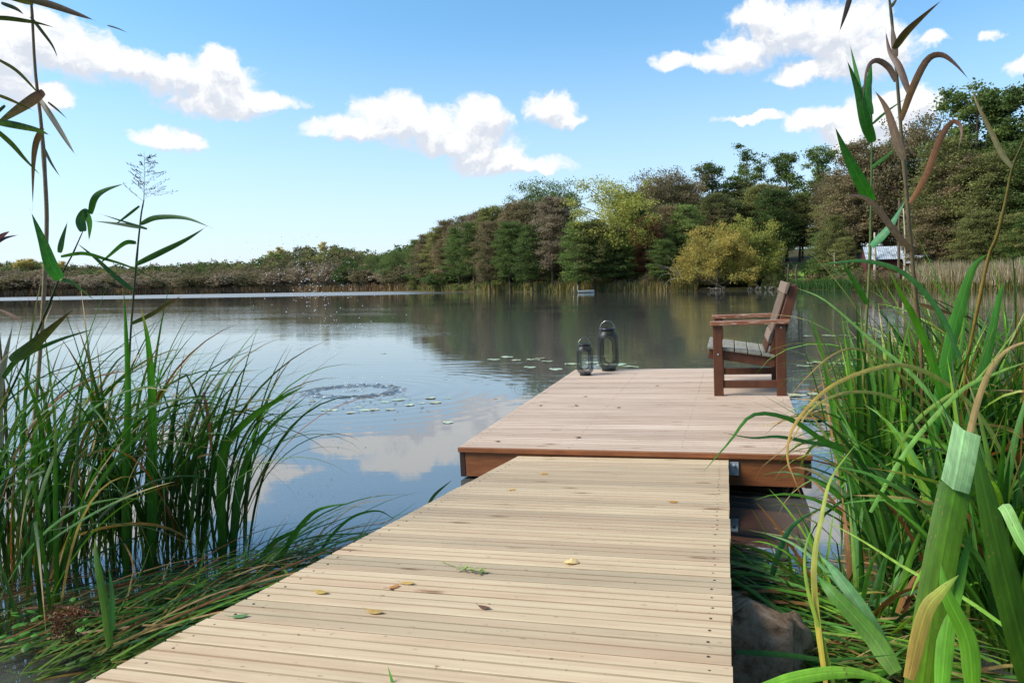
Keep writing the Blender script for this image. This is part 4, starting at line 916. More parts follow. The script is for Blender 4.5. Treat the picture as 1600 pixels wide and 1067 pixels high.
# ------------------------------------------------------------------ splash
M_SPW, t_, b_ = mat('churned_water', (.30, .31, .30, 1), .12, 0, .5)
b_.inputs['IOR'].default_value = 2.2
n1 = noise_t(t_, N(t_, 'ShaderNodeTexCoord').outputs['Object'], 16, 4, .6).outputs[0]
L(t_, ramp(t_, n1, [(.48, lin('#3a3c36')), (.58, lin('#5a5c56')), (.66, lin('#c8ccce'))]), b_.inputs['Base Color']); bump(t_, b_, n1, .6, .012)
M_DROP = mat('water_drop', (.8, .84, .86, 1), .05, 0, 1)[0]
se = tag(empty('splash', Matrix.Translation((SPL.x, SPL.y, 0))), 'round splash of churned water with drops flying up on the lake', 'splash')
m = MB(); nr, na = 16, 120; rg = []
for j in range(nr+1):
    r = .03+.61*j/nr; row = []
    for i in range(na):
        a = i*2*math.pi/na; nz = noise.noise(Vector((math.cos(a)*3*r*6, math.sin(a)*3*r*6, 3)))
        nz2 = noise.noise(Vector((math.cos(a)*r*16, math.sin(a)*r*16, 9)))
        env = .45*math.exp(-((r-.05)/.14)**2)+math.exp(-((r-.47)/.11)**2) if j < nr else 0; z = -.006+env**1.5*(.022+.022*nz+.016*nz2)
        row.append(m.vert((r*math.cos(a)*1.05, r*math.sin(a), z)))
    rg.append(row)
for j in range(nr):
    for i in range(na): m.face(rg[j][i], rg[j][(i+1) % na], rg[j+1][(i+1) % na], rg[j+1][i])
m.build('churned_ring', M_SPW, se, smooth=True)
def octa(m, c, r):
    q = [m.vert(c+Vector(v)*r) for v in ((1,0,0),(0,1,0),(-1,0,0),(0,-1,0),(0,0,1),(0,0,-1))]
    for a, b in ((0,1),(1,2),(2,3),(3,0)): m.face(q[a], q[b], q[4]); m.face(q[b], q[a], q[5])
m = MB(); rnd = random.Random(31)
for i in range(300):
    if i < 60: a = rnd.uniform(0, 6.28); r = rnd.uniform(.1, .75); z = abs(rnd.gauss(0, .09))+.02
    else:
        z = rnd.triangular(.25, 1.85, 1.3); a = rnd.uniform(0, 6.28); r = rnd.gauss(0, .22+.16*z)
    octa(m, Vector((r*math.cos(a)-.38*z if i >= 60 else r*math.cos(a), r*math.sin(a), z)), rnd.uniform(.003, .0075))
tag(m.build('droplets', M_DROP, se), kind='stuff')

# ------------------------------------------------------------------ trees
def crown(kind, seed, n, leaf):
    """unit-height crown (z 0..1): clumps at limb ends, small leaf faces spread through each clump. Returns mesh builder and clump centres"""
    rnd = random.Random(seed); cl = []
    if kind == 'alder':      # tall narrow layered crown
        for i in range(230):
            z = rnd.uniform(.25, .98); t = (z-.25)/.73; a = rnd.uniform(0, 6.28); rr = .23*(math.sin(math.pi*min(1, t*.74+.18))**.7)*(1+.18*math.sin(a*2+seed+z*5))
            r = rr*rnd.uniform(.1, 1.0)**.6; cl.append((r*math.cos(a), r*math.sin(a), z - r*.1, rnd.uniform(.03, .06), .55))
    elif kind == 'round':    # broad rounded crown
        for i in range(130):
            u = rnd.uniform(-1, 1); a = rnd.uniform(0, 6.28); q = math.sqrt(1-u*u); k = rnd.uniform(.55, 1.0)*(1+.16*math.sin(a*3+seed)+.1*math.sin(u*6+seed))
            cl.append((.36*k*q*math.cos(a), .36*k*q*math.sin(a), .58+.38*k*u, rnd.uniform(.05, .085), .7))
    elif kind == 'pine':     # ragged tops, flat plates with gaps
        for i in range(110):
            z = rnd.uniform(.28, .99); t = (z-.28)/.71; a = rnd.uniform(0, 6.28); rr = (.19*(1-t*.6)+.015)*(1+.45*math.sin(a*2+seed)*math.sin(z*17+a)); r = rr*rnd.uniform(.1, 1.1)
            cl.append((r*math.cos(a)+.02*math.sin(z*9), r*math.sin(a), min(.985, z+rnd.gauss(0, .02)), rnd.uniform(.018, .045), .8))
    elif kind == 'spruce':
        for i in range(120):
            z = rnd.uniform(.08, .98); rr = .21*(1-z)**.85+.012; a = rnd.uniform(0, 6.28); r = rr*rnd.uniform(.4, 1.0)
            cl.append((r*math.cos(a), r*math.sin(a), z-r*.35, rnd.uniform(.03, .055), .4))
    elif kind == 'willow':   # wide bush, upswept tufts to the ground
        for i in range(120):
            u = rnd.uniform(-.2, 1); a = rnd.uniform(0, 6.28); q = math.sqrt(max(0, 1-u*u)); k = rnd.uniform(.6, 1.0)*(1+.12*math.sin(a*4+seed))
            cl.append((.62*k*q*math.cos(a), .62*k*q*math.sin(a), max(.05, .24+.7*k*u), rnd.uniform(.06, .10), .95))
    elif kind == 'shrub':
        for i in range(50):
            u = rnd.uniform(-.1, 1); a = rnd.uniform(0, 6.28); q = math.sqrt(max(0, 1-u*u)); k = rnd.uniform(.5, 1.0)
            cl.append((.8*k*q*math.cos(a), .8*k*q*math.sin(a), max(.06, .2+.72*k*u), rnd.uniform(.10, .17), .9))
    elif kind == 'poplar':
        for i in range(60):
            z = rnd.uniform(.15, .98); rr = .26*math.sin(math.pi*min(1, (z-.1)*.85+.12))**.6; a = rnd.uniform(0, 6.28); r = rr*rnd.uniform(.3, 1); cl.append((r*math.cos(a), r*math.sin(a), z, rnd.uniform(.05, .09), .9))
    m = MB(); tot = sum(c[3]**2 for c in cl)
    for (x, y, z, r, fl) in cl:
        tone = rnd.random(); k = max(6, int(n*r*r/tot))
        for i in range(k):
            u = rnd.uniform(-1, 1); a = rnd.uniform(0, 6.28); q = math.sqrt(1-u*u); d = r*(.25+abs(rnd.gauss(.45, .38)))
            c = Vector((x+d*q*math.cos(a)*1.25, y+d*q*math.sin(a)*1.25, z+d*u*fl))
            m.col = (min(1, max(0, tone*.6+rnd.random()*.4)), 0, 0, 1)
            nn = Vector((rnd.gauss(0, 1), rnd.gauss(0, 1), rnd.gauss(.5, .8))).normalized(); e = nn.cross(Vector((rnd.gauss(0, 1), rnd.gauss(0, 1), rnd.gauss(0, 1)))).normalized(); f = nn.cross(e)
            s = leaf*rnd.uniform(.6, 1.3)
            qv = [m.vert(c+e*s), m.vert(c+f*s*.6), m.vert(c-e*s*.9), m.vert(c-f*s*.6)]; m.face(*qv)
    return m, cl
def trunk_mb(kind, seed, cl):
    rnd = random.Random(seed); m = MB(); h = {'willow': .45, 'shrub': .4, 'round': .7}.get(kind, .95)
    bx_, by_ = rnd.uniform(-.03, .03), rnd.uniform(-.03, .03); r0_ = {'willow': .02, 'shrub': .015, 'round': .02}.get(kind, .013)
    ax = lambda t: Vector((bx_*math.sin(t*2.2), by_*math.sin(t*2.6), t*h))
    m.tube([ax(t/10)-Vector((0, 0, .04 if t == 0 else 0)) for t in range(11)], [r0_*(1.25 if t == 0 else 1)*(1-.9*(t/10)**1.2)+.001 for t in range(11)], 7)
    for i, c in enumerate(cl):
        if i % 2: continue
        e = Vector(c[:3]); t = max(.12, min(.97, (e.z-.35*math.hypot(e.x, e.y))/h*.92)); s = ax(t)
        mid = s.lerp(e, .5)+Vector((0, 0, .015)); m.tube([s, mid, e], [r0_*.34*(1.1-t), r0_*.2, r0_*.06], 4, cap=False)
    return m
PROTO = {}
def proto(kind, v, n, leaf):
    m, cl = crown(kind, 100*v+len(kind), n, leaf)
    c = m.build('crown', CM['mid green']); tr = trunk_mb(kind, v, cl).build('trunk', M_BARK)
    for o in (c, tr): C.objects.unlink(o)
    PROTO.setdefault(kind, []).append((c, tr))
for kind, nv, n, leaf in (('alder', 5, 21000, .0078), ('round', 3, 18000, .0085), ('pine', 3, 12000, .0080), ('spruce', 1, 2000, .012), ('willow', 2, 24000, .0125), ('shrub', 2, 6000, .022), ('poplar', 1, 3000, .022)):
    for v in range(nv): proto(kind, v+1, n, leaf)
TREES = []
_tk = 0
def tree(kind, colr, px, d, top, wide=1.0, label=None, group=None, name=None, pale=False, z0=None, lean=0):
    """a tree `d` metres deep into the view at bearing px whose top reaches picture height `top`"""
    global _tk
    _tk += 1; rnd = random.Random(_tk*17)
    x, y = d*(px-CX)/F, d; q = P(px, top, d); gz = ground_h(q.x, q.y) if z0 is None else z0
    H = max(1.0, q.z-gz)
    c, t = rnd.choice(PROTO[kind])
    e = empty(name or ('tree' if kind not in ('willow', 'shrub') else 'shrub'), Matrix.Translation((q.x, q.y, gz-.1)))
    e.rotation_euler = (R(rnd.uniform(-2, 2)), R(lean), rnd.uniform(0, 6.28)); e.scale = (H*wide, H*wide, H)
    for src, mt in ((c, CM[colr]), (t, M_BARKP if pale else M_BARK)):
        o = src.copy(); C.objects.link(o); o.parent = e
        o.material_slots[0].link = 'OBJECT'; o.material_slots[0].material = mt
    o_ = tag(e, label, 'tree' if kind not in ('willow', 'shrub') else 'shrub', group)
    TREES.append((e, px, kind, colr)); return e
KW = {'alder': 'layered leafy tree', 'round': 'broad round-crowned tree', 'pine': 'ragged-topped pine', 'spruce': 'conical spruce', 'poplar': 'poplar'}
# the trees one can tell apart, read along the wooded bank from the left
KEY = [
 ('round', 'dark green', 590, 300, 392, 1.2, 'dark green tree at the far left end of the wooded right bank'), ('round', 'mid green', 622, 270, 386, 1.3, 'mid green tree where the far shore meets the wooded bank'),
 ('alder', 'dark green', 655, 238, 373, 1.3, 'dark green tree behind the leftmost bank grass'), ('alder', 'brown', 668, 225, 365, 1.2, 'brownish tree at the low end of the wooded slope'), ('alder', 'olive', 684, 215, 354, 1.2, 'olive tree at the waterside end of the wooded slope'),
 ('alder', 'brown', 700, 215, 342, 1.2, 'russet brown tree on the low part of the sloping skyline'), ('alder', 'mid green', 716, 190, 352, 1.2, 'mid green tree in front of the russet brown one'), ('alder', 'brown', 728, 205, 335, 1.2, 'brown tree topping the sloping skyline left of the oak'),
 ('alder', 'dark green', 738, 180, 347, 1.1, 'dark green tree with pale leaning trunk beside it'), ('alder', 'grey brown', 752, 185, 328, 1.1, 'grey-brown tree second left of the tall oak skyline'), ('alder', 'olive', 770, 180, 320, 1.2, 'olive tree directly left of the tall oak'),
 ('alder', 'brown', 765, 165, 345, 1.0, 'brown alder over the pale leaning trunk'), ('alder', 'mid green', 796, 160, 345, 1.1, 'green alder at the waterside left of the bare one'), ('alder', 'brown', 808, 170, 312, 1.2, 'brown alder in front of the tall oak on its left'),
 ('round', 'dark green', 858, 185, 272, 1.0, 'tall green oak whose open crown stands above the brown alders'), ('round', 'dark green', 822, 190, 296, .7, 'left half-crown of open oak foliage above the brown alders'),
 ('alder', 'grey brown', 862, 148, 305, 1.15, 'grey-brown nearly leafless alder left of the big yellow-green tree'), ('alder', 'dark green', 832, 150, 350, 1.1, 'dark green alder left of the nearly leafless one'), ('alder', 'brown', 885, 150, 330, .8, 'thin brown alder touching the big yellow-green tree'),
 ('alder', 'mid green', 905, 138, 345, 1.3, 'low green tree overhanging the water left of the rowboat'), ('round', 'yellow green', 958, 139, 270, 1.02, 'tall yellow-green tree with rounded top above the rowboat'), ('alder', 'olive', 928, 137, 345, 1.4, 'olive skirt tree under the tall yellow-green crown'),
 ('alder', 'mid green', 962, 136.5, 362, 1.4, 'green tree below the tall yellow-green crown beside the dead branches'), ('alder', 'dark green', 985, 146, 300, 1.0, 'dark tree right behind the tall yellow-green crown'),
 ('round', 'brown', 1030, 158, 262, .8, 'brown open-crowned tree right of the tall yellow-green one'), ('alder', 'rust', 1012, 138, 335, 1.0, 'rust-red tree right of the tall yellow-green one'), ('round', 'brown', 1065, 160, 256, .8, 'brown round tree on the skyline right of the rust-red one'),
 ('alder', 'brown', 1040, 142, 320, 1.0, 'brown tree directly right of the rust-red one'), ('alder', 'dark green', 1035, 132, 372, 1.3, 'low dark green tree behind the bleached dead branches'), ('alder', 'mid green', 1072, 140, 318, 1.1, 'green tree behind the left side of the golden willow'),
 ('pine', 'dark green', 1112, 162, 256, 1.1, 'short dark pine on the skyline above the golden willow'), ('alder', 'olive', 1118, 145, 300, 1.2, 'olive tree behind the golden willow'), ('pine', 'dark green', 1168, 162, 226, 1.1, 'tall ragged pine standing highest above the golden willow'),
 ('alder', 'olive', 1190, 148, 285, 1.2, 'olive tree below the tall ragged pine'), ('pine', 'dark green', 1232, 160, 240, 1.1, 'ragged pine right of the tallest ragged one'), ('alder', 'dark green', 1208, 142, 295, 1.25, 'dark green tree right behind the golden willow'),
 ('pine', 'mid green', 1278, 150, 230, 1.2, 'bushy-topped pine left of the tall reeds'), ('alder', 'mid green', 1255, 156, 300, 1.2, 'mid green tree over the small lawn'), ('round', 'olive', 1302, 150, 330, .8, 'olive tree standing behind the right side of the lawn'),
 ('round', 'brown', 1318, 140, 258, .8, 'brown tree behind the left of the tall reeds'), ('alder', 'brown', 1345, 125, 218, 1.1, 'brown skyline tree between the two tall reeds'), ('alder', 'olive', 1306, 118, 335, 1.0, 'olive tree left of the shed'),
 ('alder', 'olive', 1372, 128, 228, 1.1, 'tall olive tree above the shed'), ('round', 'brown', 1440, 118, 165, .8, 'bare-topped brown tree highest left of the pines'), ('alder', 'dark green', 1405, 126, 215, 1.1, 'dark green tree above the right part of the shed'),
 ('alder', 'brown', 1405, 124, 300, 1.1, 'brown tree close behind the shed roof'), ('pine', 'dark green', 1520, 108, 128, 1.3, 'tall ragged pine on the skyline at the upper right'), ('pine', 'mid green', 1556, 108, 140, 1.2, 'slightly lower pine right of the tall ragged one'),
 ('pine', 'dark green', 1602, 105, 122, 1.3, 'dark pine cut by the right picture edge'), ('alder', 'olive', 1475, 104, 215, 1.2, 'olive tree below the gap between brown tree and pines'), ('alder', 'brown', 1500, 102, 240, 1.2, 'brown tree under the tall ragged pine'),
 ('alder', 'olive', 1555, 98, 235, 1.2, 'olive tree under the lower pine at the right'), ('alder', 'dark green', 1610, 96, 215, 1.3, 'dark tree at the right edge under the pine'), ('alder', 'brown', 1475, 106, 330, 1.0, 'low brown tree right of the shed'),
 ('alder', 'olive', 1530, 94, 330, 1.2, 'low olive tree behind the pale reed bed'), ('alder', 'mid green', 1585, 92, 340, 1.2, 'low green tree behind the right end of the pale reed bed'), ('pine', 'dark green', 1660, 100, 130, 1.3, 'pine just beyond the right picture edge'),
 ('alder', 'olive', 1700, 90, 240, 1.3, 'olive tree just beyond the right picture edge'), ('alder', 'brown', 1780, 85, 220, 1.3, 'brown tree well beyond the right picture edge'), ('round', 'dark green', 1860, 85, 200, .9, 'dark round tree well beyond the right picture edge')]
for k, c, px, d, top, wd, lab in KEY: tree(k, c, px, d, top, wd, lab, 'trees on the wooded right bank')
tree('willow', 'golden', 1120, 126, 342, 1.02, 'big golden-yellow willow bush hanging over the water', None, 'willow')
tree('willow', 'yellow green', 1168, 131, 331, .85, 'taller yellow-green willow bush right of the golden one', None, 'willow')
# undergrowth and second rows filling the wood between them
def skyline(px):
    pts = [(560, 400), (600, 392), (640, 380), (660, 369), (693, 346), (725, 337), (760, 328), (800, 318), (850, 300), (900, 345), (960, 290), (1010, 275), (1060, 262), (1120, 270), (1180, 255), (1240, 258), (1300, 255), (1350, 235), (1420, 200), (1470, 190), (1530, 175), (1600, 165), (1900, 160)]
    for (a, b), (c, d) in zip(pts, pts[1:]):
        if a <= px <= c: return b+(d-b)*(px-a)/(c-a)
    return 300
def shore_d(px):
    pts = sorted([(p[0]/p[1]*F+CX, p[1]) for p in shore if p[1] > 50])
    for (a, b), (c, d) in zip(pts, pts[1:]):
        if a <= px <= c: return b+(d-b)*(px-a)/(c-a)
    return pts[0][1] if px < pts[0][0] else pts[-1][1]
rnd = random.Random(77); fills = []
for i in range(34):
    px = 640+270*(i+rnd.random())/34; d = shore_d(px)+rnd.choice([8, 14, 22, 30]); hz_ = 460-px*.015; sk = skyline(px)
    fills.append((1, px, d, hz_-(hz_-sk)*rnd.uniform(.72, .98), rnd.choice(['brown', 'brown', 'grey brown', 'olive', 'dark green', 'mid green'])))
for row, (off, n, f) in enumerate(((9, 34, .55), (22, 34, .25), (36, 30, .08))):
    for i in range(n):
        px = 640+(1700-640)*(i+rnd.uniform(.1, .9))/n; d = shore_d(px)+off+rnd.uniform(-3, 3)
        if (row < 2 and 1205 < px < 1290) or (row < 2 and 1335 < px < 1455): continue
        hz_ = 460-px*.015; sk = skyline(px); top = hz_-(hz_-sk)*(1-f)*rnd.uniform(.8, 1.0)
        fills.append((row, px, d, top, rnd.choice(['dark green', 'dark green', 'olive', 'brown', 'mid green', 'grey brown' if px < 900 else 'olive'])))
cnt = {}
ROWN = ['front row of the wood', 'middle of the wood', 'rear of the wood']
for row, px, d, top, c in sorted(fills, key=lambda f: (f[0], f[1])):
    k = (row, c); cnt[k] = cnt.get(k, 0)+1
    tree('alder', c, px, d, top, rnd.uniform(1.15, 1.6), pale=(row == 0 and rnd.random() < .5), label=f'{ordn(cnt[k]-1)} {c} tree from the left in the {ROWN[row]}', group='trees filling the wood on the right bank')
px_dense = lambda x: 1340 < x < 1440
# pale trunks standing free at the edge of the wood
for i, (x0, y0, x1, y1, rr, lab) in enumerate([(757, 375, 768, 441, .11, 'pale leaning birch trunk at the edge of the wood'), (806, 412, 806, 442, .12, 'slim pale trunk left of a leaning pair'), (815, 405, 817, 442, .10, 'slim pale trunk next to the leaning pair'),
   (872, 398, 874, 434, .16, 'pale upright trunk under the nearly leafless alder'), (877, 400, 885, 434, .16, 'pale leaning trunk under the nearly leafless alder'), (1232, 420, 1231, 447, .2, 'dark trunk on the left of the small lawn'), (1246, 420, 1247, 447, .2, 'dark trunk on the small lawn'),
   (1305, 405, 1310, 436, .2, 'leaning grey trunk between lawn and shed'), (1366, 380, 1366, 425, .28, 'grey trunk standing in front of the shed roof'), (1405, 340, 1405, 425, .24, 'dark trunk crossing the right end of the shed roof'), (1411, 350, 1412, 428, .20, 'pale trunk right beside the shed roof'),
   ]):
    d = shore_d(x1)+(4 if rr < .15 else 6); b = P(x1, y1, d); b.z = ground_h(b.x, b.y)-.1; tp = P(x0, y0, d); base = b.copy()
    e = tag(empty('bare_trunk', Matrix.Translation(base)), lab, 'tree', 'bare trunks at the edge of the wood')
    m = MB(); n_ = 9; bend = Vector((rnd.uniform(-.3, .3), 0, 0)); ext = (tp-b)*1.25
    pts = [ext*(t/n_)+bend*math.sin(t/n_*3) for t in range(n_+1)]
    m.tube(pts, [rr*(1-.55*t/n_) for t in range(n_+1)], 8); m.build('trunk', M_BARK if 'dark' in lab else M_BARKP, e, smooth=True)
    m = MB()
    for q in range(7):
        t = rnd.uniform(.4, 1); s = pts[int(t*n_)]; a = rnd.uniform(0, 6.28); l = rnd.uniform(.6, 2.0); m.tube([s, s+Vector((math.cos(a)*l*.6, math.sin(a)*l*.6, l*.3)), s+Vector((math.cos(a)*l, math.sin(a)*l, l*.8))], [rr*.2, rr*.12, .01], 4)
    m.build('limb', M_BARK if 'dark' in lab else M_BARKP, e)
# shrubs along the waterline
SHR = [('brown', 1018, 410+12, 2.4, 'brown twiggy shrub at the foot of the dead branches'), ('olive', 1052, 415, 2.2, 'olive shrub left of the golden willow at the waterline'), ('brown', 878, 428, 1.6, 'rusty brown bankside shrub left of the rowboat'), ('brown', 985, 428, 1.8, 'rusty shrub right of the rowboat'),
 ('olive', 1206, 425, 2.0, 'olive shrub at the right foot of the willows'), ('mid green', 1290, 430, 2.0, 'green shrub right of the small lawn'), ('brown', 1345, 418, 2.6, 'brown leafless-looking shrub in front of the shed'), ('brown', 1375, 415, 2.4, 'brown shrub below the shed wall'),
 ('brown', 1318, 424, 2.2, 'brown shrub left of the shed by the water'), ('yellow green', 1418, 430, 1.8, 'yellow-green shrub between shed shrubs and reed bed'), ('yellow green', 1592, 405, 1.8, 'yellow-green bush at the right end of the reed bed'), ('mid green', 1562, 412, 1.5, 'narrow green bush in the reed bed'),
 ('grey brown', 168, 441, 2.4, 'grey brown willow scrub on the far left shore'), ('golden', 1175, 438, 2.0, 'small yellow shrub at the driftwood')]
for c, px, top, wd, lab in SHR: tree('shrub', c, px, shore_d(px)+2.2, top, wd*.42, lab, 'shrubs along the far waterline')
# the dark understorey that closes the wood between the trunks: low bushes nobody could count
import numpy as np
LOW = {}
def low(kind, n, leaf, v):
    if (kind, n, v) not in LOW:
        m, _ = crown(kind, 900+v, n, leaf); V = np.array(m.v, dtype=np.float32).reshape(-1, 4, 3); T = np.array(m.c, dtype=np.float32).reshape(-1, 4, 4)[:, :, 0]
        LOW[(kind, n, v)] = (V, T)
    return LOW[(kind, n, v)]
def mass(name, items, colr, label, leaf=.03, per=900, kind='wood', shape='shrub', trunks=False):
    """many small crowns or bushes in one mesh: (x, y, ground z, radius, height)"""
    r_ = random.Random(len(items)); Vs, Ts = [], []
    for (x, y, z, rx_, h) in items:
        V, T = low(shape, per, leaf, r_.randrange(3)); w_ = {'shrub': .8, 'round': .38, 'alder': .24}[shape]
        a = r_.uniform(0, 6.28); ca, sa = math.cos(a), math.sin(a); s_ = rx_/w_
        X = (V[..., 0]*ca-V[..., 1]*sa)*s_+x; Y = (V[..., 0]*sa+V[..., 1]*ca)*s_+y; Z = V[..., 2]*h+z
        Vs.append(np.stack([X, Y, Z], -1)); Ts.append(np.clip(T*.5+r_.random()*.5, 0, 1))
    V = np.concatenate(Vs).reshape(-1, 3); T = np.concatenate(Ts).reshape(-1); nq = len(V)//4
    me = bpy.data.meshes.new(name); me.vertices.add(len(V)); me.vertices.foreach_set('co', V.ravel()); me.loops.add(len(V)); me.loops.foreach_set('vertex_index', np.arange(len(V), dtype=np.int32))
    me.polygons.add(nq); me.polygons.foreach_set('loop_start', np.arange(0, len(V), 4, dtype=np.int32)); me.update(calc_edges=True)
    at = me.color_attributes.new('tint', 'FLOAT_COLOR', 'POINT'); col = np.zeros((len(V), 4), dtype=np.float32); col[:, 0] = T; col[:, 3] = 1; at.data.foreach_set('color', col.ravel())
    me.materials.append(CM[colr]); o = bpy.data.objects.new(name, me); C.objects.link(o)
    return tag(o, label, kind='stuff', cat=kind)
it = {'dark green': [], 'brown': [], 'olive': []}
for i in range(150):
    px = rnd.uniform(640, 1720); off = rnd.choice([7, 12, 18]); d = shore_d(px)+off
    if 1222 < px < 1275 and off < 18: continue
    if 1335 < px < 1455: continue
    x, y = d*(px-CX)/F, d; it[rnd.choice(['dark green', 'dark green', 'olive', 'brown'])].append((x, y, ground_h(x, y), rnd.uniform(2.4, 4.2), rnd.uniform(1.6, 4.2)))
for c, l in it.items(): mass('undergrowth', l, c, f'{c} undergrowth between the trunks of the wooded bank', .055, 800, 'undergrowth')
# far-off wood across the lake: reads as one mass
FS = [(-300, 380), (-60, 396), (0, 411), (50, 402), (60, 405), (95, 412), (200, 414), (250, 412), (300, 408), (345, 405), (390, 407), (430, 394), (460, 385), (500, 381), (545, 384), (580, 393), (600, 392), (620, 386), (650, 375), (680, 365)]
def fsky(px):
    for (a, b), (c, d) in zip(FS, FS[1:]):
        if a <= px <= c: return b+(d-b)*(px-a)/(c-a)
    return 400
fit = {'brown': [], 'olive': [], 'dark green': [], 'grey brown': []}
for row in range(7):
    for i in range(54):
        px = -330+(690+330)*(i+rnd.random())/54; d = shore_d(px)+5+row*14+rnd.uniform(-4, 4)
        hz_ = 460-px*.015; topy = hz_-(hz_-fsky(px))*min(1, (.52+row*.085))*rnd.uniform(.93, 1.0)
        q = P(px, topy, d); gz = ground_h(q.x, q.y); h = max(4, q.z-gz); z_ = max(gz, q.z-13)
        col = rnd.choice(['grey brown', 'brown', 'brown', 'grey brown', 'grey brown'] if row < 3 else ['dark green', 'olive', 'brown', 'brown'])
        if 520 < px and rnd.random() < .5: col = 'dark green'
        fit[col].append((q.x, q.y, z_, rnd.uniform(4.2, 6.8), (q.z-z_)/.96))
for c, l in fit.items(): mass('far_wood', l, c, f'far-off wooded shore across the lake, its {c} trees', .036, 1300, 'wood', 'round')
for px, top, lab, w_ in ((504, 378, 'yellow-orange tree crowning the far hill', .9), (437, 386, 'orange-yellow tree on the left shoulder of the far hill', 1.1), (425, 392, 'low orange tree at the left foot of the far hill', 1.1), (482, 386, 'small yellow tree left of the crowning one', .8)):
    d = shore_d(px)+98; q = P(px, top, d); tree('poplar', 'orange', px, d, top, w_, lab, 'autumn-yellow trees on the far hill', z0=q.z-12)
for px, top in ((30, 406), (45, 404), (75, 409), (95, 408)):
    d = shore_d(px)+60; q = P(px, top, d); tree('poplar', 'orange' , px, d, top, 1.4, f'orange autumn tree low on the far left hill, at {"first second third fourth".split()[[30,45,75,95].index(px)]} place from the left', 'autumn trees on the far left hill', z0=q.z-8)

# reed beds and bank grass
def bed(name, px0, px1, n, h0, h1, cols, label, off=(0, 3), wd=.035, kind='reeds'):
    m = MB(); r_ = random.Random(int(px0)+n)
    for i in range(n):
        px = r_.uniform(px0, px1); d = shore_d(px)+r_.uniform(*off)-.4; x, y = d*(px-CX)/F, d; z = max(-.05, ground_h(x, y))
        hh_ = r_.uniform(h0, h1)*(1+.3*noise.noise(Vector((x*.4, y*.4, 1)))); b = Vector((x, y, z)); m.col = sc4(lin(r_.choice(cols)), r_.uniform(.7, 1.2))
        l = Vector((r_.gauss(0, .12), r_.gauss(0, .12), 1))*hh_; a = r_.uniform(-.7, .7); s = Vector((math.cos(a), math.sin(a), 0))*wd*r_.uniform(.6, 1.4)
        t = b+l; mid = b+l*.6+Vector((r_.gauss(0, .03), 0, 0))
        v = [m.vert(b-s*.6), m.vert(b+s*.6), m.vert(mid+s), m.vert(t), m.vert(mid-s)]; m.face(*v)
    return tag(m.build(name, M_REED), label, kind='stuff', cat=kind)
TAN = ['#a8957a', '#b8a68c', '#94805f', '#c2b39c']; GOLD = ['#8a7a40', '#9a8448', '#74703a', '#a08a58']; GRN = ['#4f5c2c', '#465226', '#656a36']
bed('reed_bed', 1420, 1640, 5200, 1.9, 3.3, TAN, 'pale tan reed bed at the water below the shed', (0, 5), .03)
bed('reed_bed', 1405, 1640, 1800, .6, 1.4, GOLD+GRN, 'low yellow-green growth at the foot of the pale reed bed', (-.2, 1.5), .05)
bed('bank_grass', 655, 880, 5200, .8, 1.9, GOLD+GRN, 'yellow-green bank grass below the wood on the left', (0, 7), .07, 'grass')
bed('bank_grass', 870, 1090, 5200, .8, 2.0, GOLD+['#8a6a44']+GRN, 'golden-brown bank grass around the rowboat', (0, 5), .05, 'grass')
bed('bank_grass', 1190, 1420, 3000, .4, 1.1, GRN+['#7a5a3c'], 'short green bank grass below the lawn and the shed', (-.2, 3), .05, 'grass')
bed('green_rushes', 1240, 1330, 1800, .7, 1.3, ['#38602a', '#436a2e', '#4c6a32'], 'fresh green rushes at the water below the small lawn', (-.6, 2), .04, 'rushes')
bed('reed_bed', -350, 640, 9000, 1.3, 3.0, ['#8a6c4c', '#7a5c40', '#9a7c58', '#6a5238'], 'brown reed belt along the far left shore', (0, 6), .14)
# lawn seen through the gap
m = MB(); pts = [(1226, 4), (1274, 4), (1276, 34), (1224, 34)]; g_ = []
for j in range(9):
    for i in range(9):
        px = 1226+48*i/8; d = shore_d(px)+3+j*4; x, y = d*(px-CX)/F, d; g_.append(m.vert((x, y, ground_h(x, y)+.08+.05*j)))
for j in range(8):
    for i in range(8): a = j*9+i; m.face(a, a+1, a+10, a+9)
M_LAWN = mat('lawn', lin('#6c9038'), .9)[0]
tag(m.build('lawn', M_LAWN), kind='structure')

